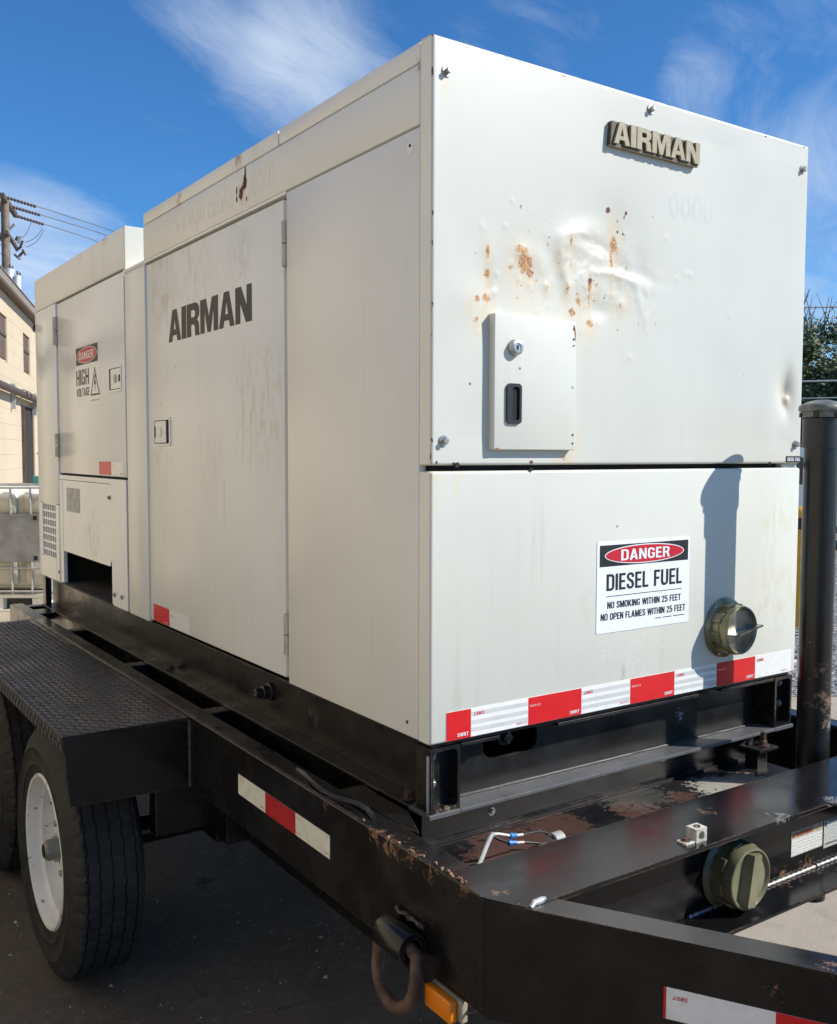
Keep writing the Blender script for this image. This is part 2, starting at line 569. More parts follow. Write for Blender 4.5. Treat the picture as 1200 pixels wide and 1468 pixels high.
# ------------------------------------------------------------------ materials
def white_paint(name, base, dirt=0.35, gloss=0.34, attr=False, streak=0.5, speck=True, patches=(), seed=0.0):
    m, nt, b, pos = newmat(name)
    p2 = nd(nt, 'ShaderNodeVectorMath', {0: pos, 1: (seed, seed * 1.7, seed * .6)}, operation='ADD').outputs[0]
    c = mixc(nt, ramp(nt, noise(nt, p2, 2.2, 4), .35, .7), base, tuple(x * .93 for x in base))
    # vertical run-off streaks
    st = noise(nt, scaled(nt, p2, 26, 26, 1.3), 1.0, 6, .6)
    big = noise(nt, p2, 3.1, 3)
    sm = mth(nt, 'MULTIPLY', ramp(nt, st, .52, .78), ramp(nt, big, .46, .68))
    c = mixc(nt, mth(nt, 'MULTIPLY', sm, streak), c, (base[0] * .62, base[1] * .59, base[2] * .50))
    c = mixc(nt, mth(nt, 'MULTIPLY', ramp(nt, noise(nt, p2, 60, 6, .7), .55, .85), dirt * .35), c, (base[0] * .6, base[1] * .58, base[2] * .52))
    pn_ = noise(nt, scaled(nt, pos, 1, 1, .35), 38, 8, .75) if patches else None
    for (px_, py_, pz_, r, k, colr) in patches:
        d = nd(nt, 'ShaderNodeVectorMath', {0: pos, 1: (px_, py_, pz_)}, operation='DISTANCE').outputs['Value']
        f = mth(nt, 'MULTIPLY', ramp(nt, d, r, r * .15), ramp(nt, pn_, .46, .60))
        c = mixc(nt, mth(nt, 'MULTIPLY', f, k), c, colr)
    if speck:
        vo = nd(nt, 'ShaderNodeTexVoronoi', {'Vector': p2, 'Scale': 9.0, 'Randomness': 1.0})
        sp = ramp(nt, vo.outputs['Distance'], .034, .020)
        keep = ramp(nt, nd(nt, 'ShaderNodeSeparateColor', {0: vo.outputs['Color']}).outputs[0], .62, .66)
        c = mixc(nt, mth(nt, 'MULTIPLY', mth(nt, 'MULTIPLY', sp, keep), .85), c, (.10, .055, .035))
    if attr:
        a = nd(nt, 'ShaderNodeAttribute', attribute_name='rust').outputs['Fac']
        s2 = nd(nt, 'ShaderNodeAttribute', attribute_name='stain').outputs['Fac']
        fn = noise(nt, pos, 130, 8, .75)
        fs = noise(nt, scaled(nt, pos, 150, 150, 28), 1.0, 6, .7)
        stain = mth(nt, 'MULTIPLY', s2, ramp(nt, fs, .25, .65))
        c = mixc(nt, mth(nt, 'MULTIPLY', stain, .9), c, (.66, .46, .21))
        ru = ramp(nt, mth(nt, 'ADD', a, mth(nt, 'MULTIPLY', mth(nt, 'SUBTRACT', fn, .5), 1.3)), .52, .72)
        rc = mixc(nt, ramp(nt, noise(nt, pos, 190, 4), .35, .65), (.60, .36, .13), (.27, .11, .05))
        c = mixc(nt, ru, c, rc)
        dk = nd(nt, 'ShaderNodeAttribute', attribute_name='scar').outputs['Fac']
        sc = ramp(nt, mth(nt, 'ADD', dk, mth(nt, 'MULTIPLY', mth(nt, 'SUBTRACT', fn, .5), 1.2)), .5, .64)
        c = mixc(nt, sc, c, (.13, .045, .030))
        cr = nd(nt, 'ShaderNodeTexVoronoi', {'Vector': nd(nt, 'ShaderNodeVectorMath', {0: pos, 1: nd(nt, 'ShaderNodeVectorMath', {0: nd(nt, 'ShaderNodeTexNoise', {'Vector': pos, 'Scale': 40.0}).outputs['Color'], 'Scale': .02}, operation='SCALE').outputs[0]}, operation='ADD').outputs[0], 'Scale': 95.0}, feature='DISTANCE_TO_EDGE')
        crk = nd(nt, 'ShaderNodeAttribute', attribute_name='crack').outputs['Fac']
        cm = mth(nt, 'MULTIPLY', ramp(nt, cr.outputs['Distance'], .05, .0), crk)
        c = mixc(nt, mth(nt, 'MULTIPLY', cm, .5), c, (.40, .36, .28))
    setin(nt, b, 'Base Color', c)
    setin(nt, b, 'Roughness', mth(nt, 'ADD', gloss, mth(nt, 'MULTIPLY', noise(nt, p2, 3, 2), .12)))
    wav = mth(nt, 'ADD', mth(nt, 'MULTIPLY', noise(nt, pos, 2.6, 2), 1.0), mth(nt, 'MULTIPLY', noise(nt, pos, 260, 2), .004))
    if attr:
        wav = mth(nt, 'ADD', wav, mth(nt, 'MULTIPLY', ru, -.03))
        wav = mth(nt, 'ADD', wav, mth(nt, 'MULTIPLY', cm, -.02))
    bump(nt, b, wav, .22, .010)
    return m


DIMMED_WHITE = (.605, .61, .55)  # white of the sunlit front set darker so it does not overexpose
DIMMED_WHITE2 = (.645, .65, .585)
LIFTED_WHITE = (.775, .80, .785)  # same housing white set lighter and cooler, lifting the shaded long side
MOSS = (.50, .48, .30)
m_front_up = white_paint('sun_dimmed_white_dented', DIMMED_WHITE, attr=True, streak=.22)
m_front_lo = white_paint('sun_dimmed_white_lower', DIMMED_WHITE2, streak=.35, seed=3.1, patches=[
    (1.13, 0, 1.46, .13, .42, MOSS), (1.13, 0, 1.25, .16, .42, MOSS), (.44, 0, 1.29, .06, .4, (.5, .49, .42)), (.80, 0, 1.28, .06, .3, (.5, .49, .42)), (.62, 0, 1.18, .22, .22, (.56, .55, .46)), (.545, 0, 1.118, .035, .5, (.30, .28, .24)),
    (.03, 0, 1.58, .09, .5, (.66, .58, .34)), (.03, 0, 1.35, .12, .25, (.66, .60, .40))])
m_lifted = white_paint('shade_lifted_white_side', LIFTED_WHITE, streak=.22, gloss=.26, seed=7.7)
m_lifted_roof = white_paint('shade_lifted_white_roof_edge', LIFTED_WHITE, streak=.3, gloss=.34, seed=1.7, patches=[
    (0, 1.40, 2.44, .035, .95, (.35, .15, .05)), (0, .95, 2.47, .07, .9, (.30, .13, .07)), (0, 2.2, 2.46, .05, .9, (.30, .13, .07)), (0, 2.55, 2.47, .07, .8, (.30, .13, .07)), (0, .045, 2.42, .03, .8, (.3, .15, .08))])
m_door = white_paint('shade_lifted_grey_white_door', (.78, .815, .825), dirt=.6, streak=.85, gloss=.28, seed=11.3, patches=[  # door colour lightened as well, to offset the shade
    (.0, 1.58, 2.17, .20, .75, (.50, .49, .39)), (.0, 1.28, 2.2, .18, .6, (.52, .50, .40)), (.0, .95, 2.2, .12, .5, (.54, .52, .42)), (.0, .82, 1.78, .26, .6, (.54, .50, .40)), (.0, 1.6, 1.6, .16, .5, (.52, .50, .42)), (0, 1.2, 1.62, .2, .3, (.56, .54, .46))])
m_rear = white_paint('shade_lifted_pale_grey_rear', (.78, .815, .83), dirt=.5, streak=.4, gloss=.17, seed=5.9, patches=[  # rear bay colour lightened likewise against the shade
    (0, 2.45, 1.27, .17, .6, (.33, .31, .27)), (0, 2.75, 1.33, .08, .5, (.45, .44, .40))])
m_gap = simple('dark_gap', (.012, .011, .010), .9)
m_int = simple('dark_interior_steel', (.035, .036, .038), .7, var=.5, vs=9)


def black_paint(name, base=(.006, .006, .0065), gloss=.17, rust=.5, dust=.12, spots=(), sol=.50, spec=.5):
    m, nt, b, pos = newmat(name)
    geo = nt.nodes.new('ShaderNodeNewGeometry')
    bev = nd(nt, 'ShaderNodeBevel', {'Radius': .005}, samples=2)
    dp = nd(nt, 'ShaderNodeVectorMath', {0: bev.outputs[0], 1: geo.outputs['Normal']}, operation='DOT_PRODUCT').outputs['Value']
    edge = ramp(nt, dp, .985, .80)
    n1 = noise(nt, pos, 7, 5, .6)
    n2 = noise(nt, pos, 55, 8, .72)
    c = mixc(nt, mth(nt, 'MULTIPLY', ramp(nt, n1, .38, .72), dust), base, (.032, .030, .027))
    c = mixc(nt, mth(nt, 'MULTIPLY', ramp(nt, n2, .52, .8), dust), c, (.045, .042, .037))
    er = ramp(nt, mth(nt, 'ADD', mth(nt, 'MULTIPLY', edge, .62), mth(nt, 'MULTIPLY', mth(nt, 'SUBTRACT', n2, .5), 1.6)), .44, .56)
    er = mth(nt, 'MULTIPLY', er, ramp(nt, noise(nt, pos, 5, 3), .42, .58))
    rc = mixc(nt, ramp(nt, noise(nt, pos, 120, 4), .4, .65), (.17, .085, .05), (.30, .25, .22))
    c = mixc(nt, mth(nt, 'MULTIPLY', er, rust * 1.3, clamp=True), c, rc)
    sn = mth(nt, 'MULTIPLY', mth(nt, 'SUBTRACT', noise(nt, pos, 62, 9, .78, .6), .5), 2.6) if spots else None
    for (x, y, z, r, k, colr) in spots:
        d = nd(nt, 'ShaderNodeVectorMath', {0: pos, 1: (x, y, z)}, operation='DISTANCE').outputs['Value']
        f = ramp(nt, mth(nt, 'ADD', mth(nt, 'MULTIPLY', ramp(nt, d, r, r * .1), sol), sn), .50, .60)
        c = mixc(nt, mth(nt, 'MULTIPLY', f, k), c, colr)
    # little chips
    vo = nd(nt, 'ShaderNodeTexVoronoi', {'Vector': scaled(nt, pos, 1, 1, 1), 'Scale': 22.0})
    sp = mth(nt, 'MULTIPLY', ramp(nt, vo.outputs['Distance'], .055, .035), ramp(nt, nd(nt, 'ShaderNodeSeparateColor', {0: vo.outputs['Color']}).outputs[0], .80, .84))
    c = mixc(nt, mth(nt, 'MULTIPLY', sp, .7), c, (.30, .24, .19))
    setin(nt, b, 'Specular IOR Level', spec)
    setin(nt, b, 'Base Color', c)
    setin(nt, b, 'Roughness', mth(nt, 'ADD', gloss, mth(nt, 'ADD', mth(nt, 'MULTIPLY', er, .4), mth(nt, 'MULTIPLY', ramp(nt, n1, .3, .75), .20))))
    h = mth(nt, 'ADD', mth(nt, 'MULTIPLY', n2, .02), mth(nt, 'ADD', mth(nt, 'MULTIPLY', er, -.05), mth(nt, 'MULTIPLY', noise(nt, pos, 4, 2), .25)))
    bump(nt, b, h, .16, .01)
    return m


PRIM = (.085, .046, .035)
SCALE = (.24, .13, .075)
m_blk = black_paint('black_trailer_paint', spots=[(-.13, .0, .885, .05, .9, SCALE), (-.13, -.06, .882, .07, .95, SCALE), (-.13, -.13, .88, .06, .95, SCALE), (-.13, -.20, .87, .05, .9, SCALE), (-.13, -.30, .89, .05, .7, SCALE), (.10, -.75, .84, .03, .9, SCALE), (.08, -.6, .86, .07, .35, (.12, .06, .05)), (.155, -.80, .885, .04, .9, SCALE), (-.14, .2, .885, .05, .6, SCALE)])
m_blk2 = black_paint('black_crossmember_paint', gloss=.13, dust=.08, spec=.27, spots=[(-.10, -.35, .89, .05, .6, SCALE), (.60, -.408, .89, .07, .5, (.30, .29, .28)), (.78, -.41, .89, .06, .6, (.34, .33, .32)), (.5, -.30, .89, .05, .5, SCALE), (.72, -.33, .70, .08, .8, SCALE), (.80, -.34, .715, .06, .6, SCALE)])
m_skid = black_paint('black_skid_paint', base=(.008, .008, .0085), gloss=.24, dust=.22, spots=[(0, 1.05, .89, .10, .5, (.17, .18, .18)), (0, .80, .89, .08, .5, (.17, .18, .18)), (0, 1.35, .89, .09, .5, (.17, .18, .18)), (.05, .6, .95, .08, .4, (.14, .14, .14)), (.83, .06, .96, .05, .7, (.4, .4, .38)), (.05, 0.0, .885, .06, .8, (.30, .24, .18))])
m_skidfl = black_paint('worn_grey_skid_flange', base=(.095, .10, .105), gloss=.40, rust=1.0, dust=.3, spots=[(.5, -.003, .885, .05, .9, PRIM), (.2, -.003, .885, .05, .9, PRIM), (.8, -.003, .885, .05, .9, PRIM)])
m_deck = black_paint('rusty_deck_paint', sol=.86, gloss=.28, dust=.3, spots=[(.20, -.06, .80, .22, 1.0, PRIM), (.12, -.09, .80, .16, .95, PRIM), (.34, -.02, .80, .16, .85, PRIM), (.56, -.04, .80, .12, .95, PRIM), (.72, -.05, .80, .08, .9, PRIM), (.86, -.06, .80, .16, .85, (.42, .40, .34)), (.95, -.06, .80, .12, .7, (.40, .36, .28)), (.62, .03, .80, .2, .45, (.13, .125, .11))])
m_tread = black_paint('black_tread_plate_paint', base=(.012, .012, .0125), gloss=.24, rust=.25, dust=.25)
m_lug = simple('worn_highlit_tread_lug', (.040, .038, .035), .28, var=.5, vs=30)  # paler than the plate: worn tips, with highlights put into the colour
m_pipe = black_paint('black_standpipe_paint', gloss=.22, rust=.4, dust=.15, spots=[(1.07, -.2, 1.02, .08, .75, (.26, .15, .10)), (1.10, -.2, .96, .09, .6, (.34, .27, .2)), (1.05, -.2, 1.10, .06, .6, (.24, .12, .08))])
m_rubber = simple('tyre_rubber', (.016, .016, .016), .72, var=.45, vs=14, bmp=.35, bs=110)
m_rim = simple('white_steel_rim', (.70, .72, .71), .38, var=.06, vs=8)
m_hub = simple('grey_hub_cap', (.20, .21, .21), .45, metal=.3)
m_steel = simple('zinc_bolt', (.42, .42, .40), .40, metal=.85, vs=80)
m_dull = simple('galvanised_steel', (.40, .40, .39), .50, metal=.5, vs=25)
m_weld = simple('bright_weld_bead', (.45, .46, .47), .38, metal=.7, vs=120, bmp=.5, bs=160)
m_olive = simple('olive_brass_cap', (.25, .23, .135), .30, metal=.55, vs=16, var=.3)
m_olive_face = simple('worn_metal_cap_face', (.34, .32, .28), .34, metal=.85, vs=16, var=.45)
m_olive2 = simple('olive_plastic_cap', (.185, .175, .105), .30, vs=10, var=.25)
m_cap = simple('grey_green_vent_cap', (.16, .165, .14), .4, vs=40, var=.3)
m_badge = simple('brown_badge_plate', (.065, .05, .036), .55, vs=60)
m_badgel = simple('tan_badge_letters', (.33, .285, .19), .5, vs=60, var=.12)
m_ink = simple('charcoal_lettering', (.036, .036, .035), .55, vs=40)
m_blackink = simple('black_print', (.012, .012, .014), .4)
m_redtape = simple('red_reflective_tape', (.62, .012, .016), .35, var=.05)
m_redprint = simple('red_print', (.50, .008, .025), .35, var=.05)
m_whitetape = simple('white_reflective_tape', (.78, .79, .78), .30, var=.04, vs=60)
m_oldtape = simple('aged_white_tape', (.68, .70, .62), .40, var=.08, vs=40)
m_sign = simple('white_sign_vinyl', (.78, .82, .85), .30, var=.02)
m_greyplate = simple('faded_grey_label', (.34, .37, .37), .45, var=.3, vs=30)
m_blkplast = simple('black_plastic', (.018, .018, .020), .38)
m_bluec = simple('blue_crimp', (.03, .20, .55), .35)
m_cable = simple('grey_cable_sheath', (.30, .31, .31), .5)
m_whitewire = simple('white_wire', (.68, .64, .58), .5)
m_whitepl = simple('aged_white_plastic', (.68, .66, .58), .45, var=.15, vs=90)
m_alu = simple('cast_aluminium', (.56, .54, .46), .45, metal=.25, vs=80, var=.2, bmp=.3)
m_yellow = simple('yellow_bollard_paint', (.74, .36, .02), .40, var=.1)
m_ringrust = simple('rusty_forged_ring', (.085, .048, .036), .65, var=.5, vs=40, bmp=.4)


def ghost_mat(name, c, rough):
    return simple(name, c, rough, var=.05, vs=60)


m_ghost = ghost_mat('faded_lettering_ghost', (.70, .715, .69), .40)
m_ghost2 = ghost_mat('faded_lettering_white', (.72, .74, .71), .3)

m, nt_, b_, pos_ = newmat('amber_lens')
setin(nt_, b_, 'Base Color', (.75, .22, .01))
setin(nt_, b_, 'Roughness', .25)
setin(nt_, b_, 'Subsurface Weight', .15)
m_amber = m


def print_mat(name, base, ink, scale, lo, hi):
    # rows of unreadably small print
    m, nt, b, pos = newmat(name)
    row = mth(nt, 'SINE', mth(nt, 'MULTIPLY', nd(nt, 'ShaderNodeSeparateXYZ', {0: pos}).outputs[2], 900.0))
    ch = noise(nt, scaled(nt, pos, 1, 1, .6), scale, 2)
    f = mth(nt, 'MULTIPLY', ramp(nt, row, -.2, .3), ramp(nt, ch, lo, hi))
    setin(nt, b, 'Base Color', mixc(nt, mth(nt, 'MULTIPLY', f, .75), base, ink))
    setin(nt, b, 'Roughness', .35)
    return m


m_label = print_mat('label_small_print', (.72, .72, .68), (.25, .25, .24), 420, .46, .56)
m_label2 = print_mat('aged_label_small_print', (.50, .53, .50), (.22, .24, .24), 300, .45, .6)

# ------------------------------------------------------------------ setting: ground
m, nt_, b_, pos_ = newmat('weathered_concrete')
n1 = noise(nt_, pos_, .8, 6, .6)
n2 = noise(nt_, pos_, 9, 7, .7)
n3 = noise(nt_, pos_, 120, 4, .6)
c = mixc(nt_, ramp(nt_, n1, .35, .68), (.42, .36, .28), (.32, .27, .205))
c = mixc(nt_, mth(nt_, 'MULTIPLY', ramp(nt_, n2, .5, .75), .55), c, (.20, .17, .135))
c = mixc(nt_, mth(nt_, 'MULTIPLY', ramp(nt_, n3, .52, .75), .45), c, (.50, .46, .40))
setin(nt_, b_, 'Base Color', c)
setin(nt_, b_, 'Roughness', .9)
bump(nt_, b_, mth(nt_, 'ADD', mth(nt_, 'MULTIPLY', n3, .3), n2), .4, .01)
m_conc = m
m, nt_, b_, pos_ = newmat('worn_asphalt')
n1 = noise(nt_, pos_, 1.6, 6, .62)
n2 = noise(nt_, pos_, 26, 6, .7)
n3 = noise(nt_, pos_, 240, 3, .6)
c = mixc(nt_, ramp(nt_, n1, .36, .66), (.082, .062, .044), (.125, .098, .070))
c = mixc(nt_, mth(nt_, 'MULTIPLY', ramp(nt_, n2, .50, .70), .6), c, (.19, .155, .115))
c = mixc(nt_, mth(nt_, 'MULTIPLY', ramp(nt_, n3, .54, .66), .75), c, (.22, .20, .165))
vo = nd(nt_, 'ShaderNodeTexVoronoi', {'Vector': pos_, 'Scale': 3.2})
c = mixc(nt_, mth(nt_, 'MULTIPLY', ramp(nt_, mth(nt_, 'ADD', vo.outputs['Distance'], mth(nt_, 'MULTIPLY', n2, .25)), .28, .16), .8), c, (.014, .013, .012))
ck = nd(nt_, 'ShaderNodeTexVoronoi', {'Vector': nd(nt_, 'ShaderNodeVectorMath', {0: pos_, 1: nd(nt_, 'ShaderNodeVectorMath', {0: nd(nt_, 'ShaderNodeTexNoise', {'Vector': pos_, 'Scale': 5.0, 'Detail': 5.0}).outputs['Color'], 'Scale': .35}, operation='SCALE').outputs[0]}, operation='ADD').outputs[0], 'Scale': 1.7}, feature='DISTANCE_TO_EDGE').outputs['Distance']
c = mixc(nt_, mth(nt_, 'MULTIPLY', ramp(nt_, ck, .010, .003), mth(nt_, 'MULTIPLY', ramp(nt_, n1, .50, .60), .6)), c, (.016, .014, .012))
st2 = noise(nt_, scaled(nt_, pos_, 1, .35, 1), 3.4, 6, .7)
c = mixc(nt_, mth(nt_, 'MULTIPLY', ramp(nt_, st2, .54, .68), .55), c, (.20, .16, .115))
setin(nt_, b_, 'Base Color', c)
setin(nt_, b_, 'Roughness', .88)
bump(nt_, b_, mth(nt_, 'ADD', n3, n2), .6, .008)
m_asph = m
m, nt_, b_, pos_ = newmat('gravel_bed')
vo = nd(nt_, 'ShaderNodeTexVoronoi', {'Vector': pos_, 'Scale': 30.0})
c = mixc(nt_, nd(nt_, 'ShaderNodeSeparateColor', {0: vo.outputs['Color']}).outputs[0], (.10, .098, .095), (.36, .35, .33))
setin(nt_, b_, 'Base Color', c)
setin(nt_, b_, 'Roughness', .9)
bump(nt_, b_, vo.outputs['Distance'], .9, .03)
m_grav = m
m_stone = simple('gravel_stone', (.27, .265, .25), .85, var=.6, vs=14)


def sheet(name, poly, z, m):
    o = obj(name, MB().prism(poly, lambda u, v: (u, v, z)), m, fix=False)
    me = o.data
    if me.polygons[0].normal.z < 0:
        me.flip_normals()
    o['kind'] = 'structure'
    return o


sheet('ground', rect(-600, 600, -600, 600), 0.0, m_conc)
sheet('asphalt_patch', [(-6.5, -12), (1.15, -12), (1.15, 3.2), (.6, 4.6), (-6.5, 4.3)], .004, m_asph)
GV = [(2.75, 1.35), (6.8, 1.9), (30, 6), (30, 20), (9, 20), (3.2, 6.5)]
sheet('gravel_strip', [(3.45, 3.05), (5.1, 1.95), (30, 3), (30, 22), (9, 20), (3.6, 7)], .004, m_grav)
rs = random.Random(3)
mb = MB()
for i in range(2600):
    a = rs.random()
    x = 3.5 + 3.6 * rs.random()
    y = 2.2 + 5.0 * rs.random() + (x - 3.5) * .3
    r = rs.uniform(.010, .026)
    q = [Vector((rs.gauss(0, 1), rs.gauss(0, 1), rs.gauss(0, 1))).normalized() for _ in range(1)]
    bm = bmesh.new()
    bmesh.ops.create_icosphere(bm, subdivisions=1, radius=1)
    sx, sy, sz = rs.uniform(.7, 1.3) * r, rs.uniform(.7, 1.3) * r, rs.uniform(.5, .9) * r
    th = rs.random() * 6.3
    for v in bm.verts:
        k = 1 + rs.uniform(-.22, .22)
        vx, vy, vz = v.co.x * sx * k, v.co.y * sy * k, v.co.z * sz * k
        v.co = (x + vx * cos(th) - vy * sin(th), y + vx * sin(th) + vy * cos(th), .004 + sz * .5 + vz)
    mb.addbm(bm)
grit = MB()
for i in range(1500):
    x, y = rs.uniform(-1.6, .9), rs.uniform(-.2, 4.0)
    r = rs.uniform(.0015, .0055) * (2.2 if rs.random() < .07 else 1)
    t_ = rs.random() * 6.3
    k0 = len(grit.v)
    grit.add([(x + r * cos(t_ + q * 2.1) * rs.uniform(.7, 1.3), y + r * sin(t_ + q * 2.1) * rs.uniform(.7, 1.3), .0042) for q in range(3)] + [(x, y, .0042 + r * rs.uniform(.5, 1.0))], [(0, 1, 3), (1, 2, 3), (2, 0, 3)])
obj('asphalt_grit', grit, m_stone, fix=False, kind='stuff')
obj('loose_gravel', mb, m_stone, fix=False, kind='stuff')


# ------------------------------------------------------------------ building on the left
def block_mat():
    m, nt, b, pos = newmat('painted_block')
    n1 = noise(nt, pos, 1.1, 5)
    n2 = noise(nt, pos, 30, 6, .7)
    c = mixc(nt, ramp(nt, n1, .35, .7), (.61, .505, .36), (.57, .465, .325))
    c = mixc(nt, mth(nt, 'MULTIPLY', ramp(nt, n2, .5, .8), .25), c, (.44, .33, .20))
    setin(nt, b, 'Base Color', c)
    setin(nt, b, 'Roughness', .85)
    bump(nt, b, n2, .3, .01)
    return m


m_block = block_mat()
m_brown = simple('brown_painted_trim', (.085, .055, .04), .6, var=.2, vs=6)
m_fascia = simple('taupe_fascia', (.27, .22, .18), .6, var=.1, vs=3)
m_infill = simple('brown_window_infill', (.13, .085, .058), .7, var=.15, vs=4)
m_opening = simple('dark_doorway', (.030, .022, .017), .8)
BP = Vector((1.325, 11.27, 0))
BD = Vector((.326, .9454, 0)).normalized()
BN = Vector((BD.y, -BD.x, 0))          # outwards, to the yard


def bw(s, out, z):
    return BP + BD * s + BN * out + Vector((0, 0, z))


bld = empty('block_building', bw(-4, -3, 0), 'beige painted block building with brown eave and narrow windows behind the tote', 'building')
S0, S1 = -16.0, 7.0
core = MB()
core.obox(bw((S0 + S1) / 2, -4.035, 1.86), BD, BN, (0, 0, 1), (S1 - S0) / 2 - .02, 4.0, 1.86)
obj('wall', core, m_block, bld)
OPEN = [(.06, .84, 2.85, 3.40), (2.44, 3.22, 2.85, 3.40), (2.05, 3.6, 0, 2.32), (-6.0, -5.2, 2.85, 3.40), (-3.0, -2.2, 2.85, 3.40)]
zs = [round(.2 * i, 3) for i in range(20)]
for i in range(19):
    z0, z1 = zs[i], min(zs[i + 1], 3.70)
    seg = [(S0, S1)]
    for a, b2, oz0, oz1 in OPEN:
        if oz0 < (z0 + z1) / 2 < oz1:
            seg = [q for (p, r) in seg for q in ((p, min(r, a)), (max(p, b2), r)) if q[1] - q[0] > .01]
    mb = MB()
    for p, r in seg:
        mb.obox(bw((p + r) / 2, -.075, (z0 + z1) / 2), BD, BN, (0, 0, 1), (r - p) / 2, .075, (z1 - z0) / 2 - .0008, .0012)
    obj('block_course', mb, m_block, bld)
for k, (a, b2, z0, z1) in enumerate(OPEN):
    w = MB().obox(bw((a + b2) / 2, -.027, (z0 + z1) / 2), BD, BN, (0, 0, 1), (b2 - a) / 2, .006, (z1 - z0) / 2)
    p = obj('doorway' if z0 == 0 else 'window', w, m_opening if z0 == 0 else m_infill, bld)
    if z0 > 0:
        obj('window_bar', MB().obox(bw((a + b2) / 2, -.016, (z0 + z1) / 2 + .03), BD, BN, (0, 0, 1), (b2 - a) / 2 - .004, .008, .015), m_brown, p)
    else:
        obj('door_frame', MB().obox(bw(a + .03, .01, 1.15), BD, BN, (0, 0, 1), .03, .03, 1.145), m_brown, p)
L2 = (S1 - S0) / 2 + .3
mid = (S0 + S1) / 2
obj('eave_soffit', MB().obox(bw(mid, .052, 3.712), BD, BN, (0, 0, 1), L2, .054, .010), m_brown, bld)
fa = obj('fascia', MB().obox(bw(mid, .125, 3.748), BD, BN, (0, 0, 1), L2, .018, .050, .003), m_fascia, bld)
obj('drip_edge', MB().obox(bw(mid, .130, 3.806), BD, BN, (0, 0, 1), L2, .028, .008, .003), m_fascia, fa)
obj('roof', MB().obox(bw(mid, -4.2, 3.762), BD, BN, (0, 0, 1), L2, 4.285, .036), m_fascia, bld)
pip = obj('drain_pipe', MB().cyl(bw(S0 + 1, .10, 2.45), bw(S1 - .2, .10, 2.43), .048, 14), m_brown, bld, 40)
for s_ in (-1.3, 1.05, 3.4):
    obj('pipe_strut', MB().obox(bw(s_, .03, 2.38), BD, BN, (0, 0, 1), .03, .028, .17), m_dull, pip)
for s_ in (1.55, 2.0):
    obj('pipe_clamp', MB().lathe([(.05, -.02), (.062, -.02), (.062, .02), (.05, .02)], bw(s_, .10, 2.445), BD, 14), m_ringrust, pip)

# ------------------------------------------------------------------ IBC tote
def plastic():
    m, nt, b, pos = newmat('translucent_tote_plastic')
    n = noise(nt, pos, 3, 4)
    zz = nd(nt, 'ShaderNodeSeparateXYZ', {0: pos}).outputs[2]
    top_f = ramp(nt, mth(nt, 'ADD', zz, mth(nt, 'MULTIPLY', n, .06)), 1.18, 1.24)  # tank colour turns paler near its top
    c = mixc(nt, top_f, mixc(nt, ramp(nt, n, .3, .7), (.36, .34, .27), (.45, .43, .35)), (.74, .74, .70))
    setin(nt, b, 'Base Color', c)
    setin(nt, b, 'Roughness', .35)
    setin(nt, b, 'Subsurface Weight', .2)
    return m


m_tote = plastic()
m_panel = simple('faded_grey_panel', (.20, .205, .21), .5, metal=.35, var=.22, vs=6)
m_teal = simple('teal_lid', (.02, .24, .20), .45)
TF = 9.8
tr = rt
tf = Vector((fw.x, fw.y, 0)).normalized()
TC = Vector((cam.location.x, cam.location.y, 0)) + tf * TF + tr * ((-14 - 600) / 1379 * TF)


def tp(a, d, z):
    return TC + tr * a + tf * d + Vector((0, 0, z))


tote = empty('liquid_tote', tp(0, .5, 0), 'caged white plastic tote with a grey panel on a pallet beside the block building', 'tote')
HW = .63
tk = MB()
tk.obox(tp(0, .5, .74), tr, tf, (0, 0, 1), HW - .03, .47, .52, .07)
tank = obj('tank', tk, m_tote, tote, 50)
for a in (-.45, -.15, .15, .45):
    obj('tank_rib', MB().obox(tp(a, .03, 1.11), tr, tf, (0, 0, 1), .115, .03, .12, .025), m_tote, tank, 50)
    obj('tank_rib', MB().obox(tp(a, .03, .40), tr, tf, (0, 0, 1), .115, .03, .13, .025), m_tote, tank, 50)
TUBE = .011
for a in [-.61 + i * .203 for i in range(7)]:
    obj('cage_post', MB().tube([tp(a, -.005, .17), tp(a, -.005, 1.27)], TUBE, 8), m_dull, tote, 40)
for z in (.21, .45, 1.27):
    mb = MB().tube([tp(-HW, -.022, z), tp(HW, -.022, z)], TUBE, 8)
    mb.tube([tp(HW, -.022, z), tp(HW, 1.0, z)], TUBE, 8).tube([tp(-HW, -.022, z), tp(-HW, 1.0, z)], TUBE, 8).tube([tp(-HW, 1.0, z), tp(HW, 1.0, z)], TUBE, 8)
    obj('cage_rail', mb, m_dull, tote, 40)
obj('cage_post', MB().tube([tp(HW, .3, .17), tp(HW, .3, 1.27)], TUBE, 8), m_dull, tote, 40)
obj('cage_post', MB().tube([tp(HW, .7, .17), tp(HW, .7, 1.27)], TUBE, 8), m_dull, tote, 40)
obj('top_bar', MB().tube([tp(-HW, .1, 1.30), tp(HW, .1, 1.30)], .014, 8), m_dull, tote, 40)
pn = obj('placard_panel', MB().obox(tp(.27, -.045, .76), tr, tf, (0, 0, 1), .235, .004, .245, .003), m_panel, tote)
for a in (.27 - .205, .27 + .195):
    for z in (.555, .965):
        obj('panel_hole', MB().obox(tp(a, -.050, z), tr, tf, (0, 0, 1), .019, .0015, .022), m_gap, pn)
obj('valve_lid', MB().obox(tp(.43, .14, 1.345), tr, tf, (0, 0, 1), .035, .05, .042, .006), m_teal, tote)
pal = MB().obox(tp(0, .5, .155), tr, tf, (0, 0, 1), HW, .51, .016, .004)
pl_ = obj('pallet', pal, m_whitepl, tote)
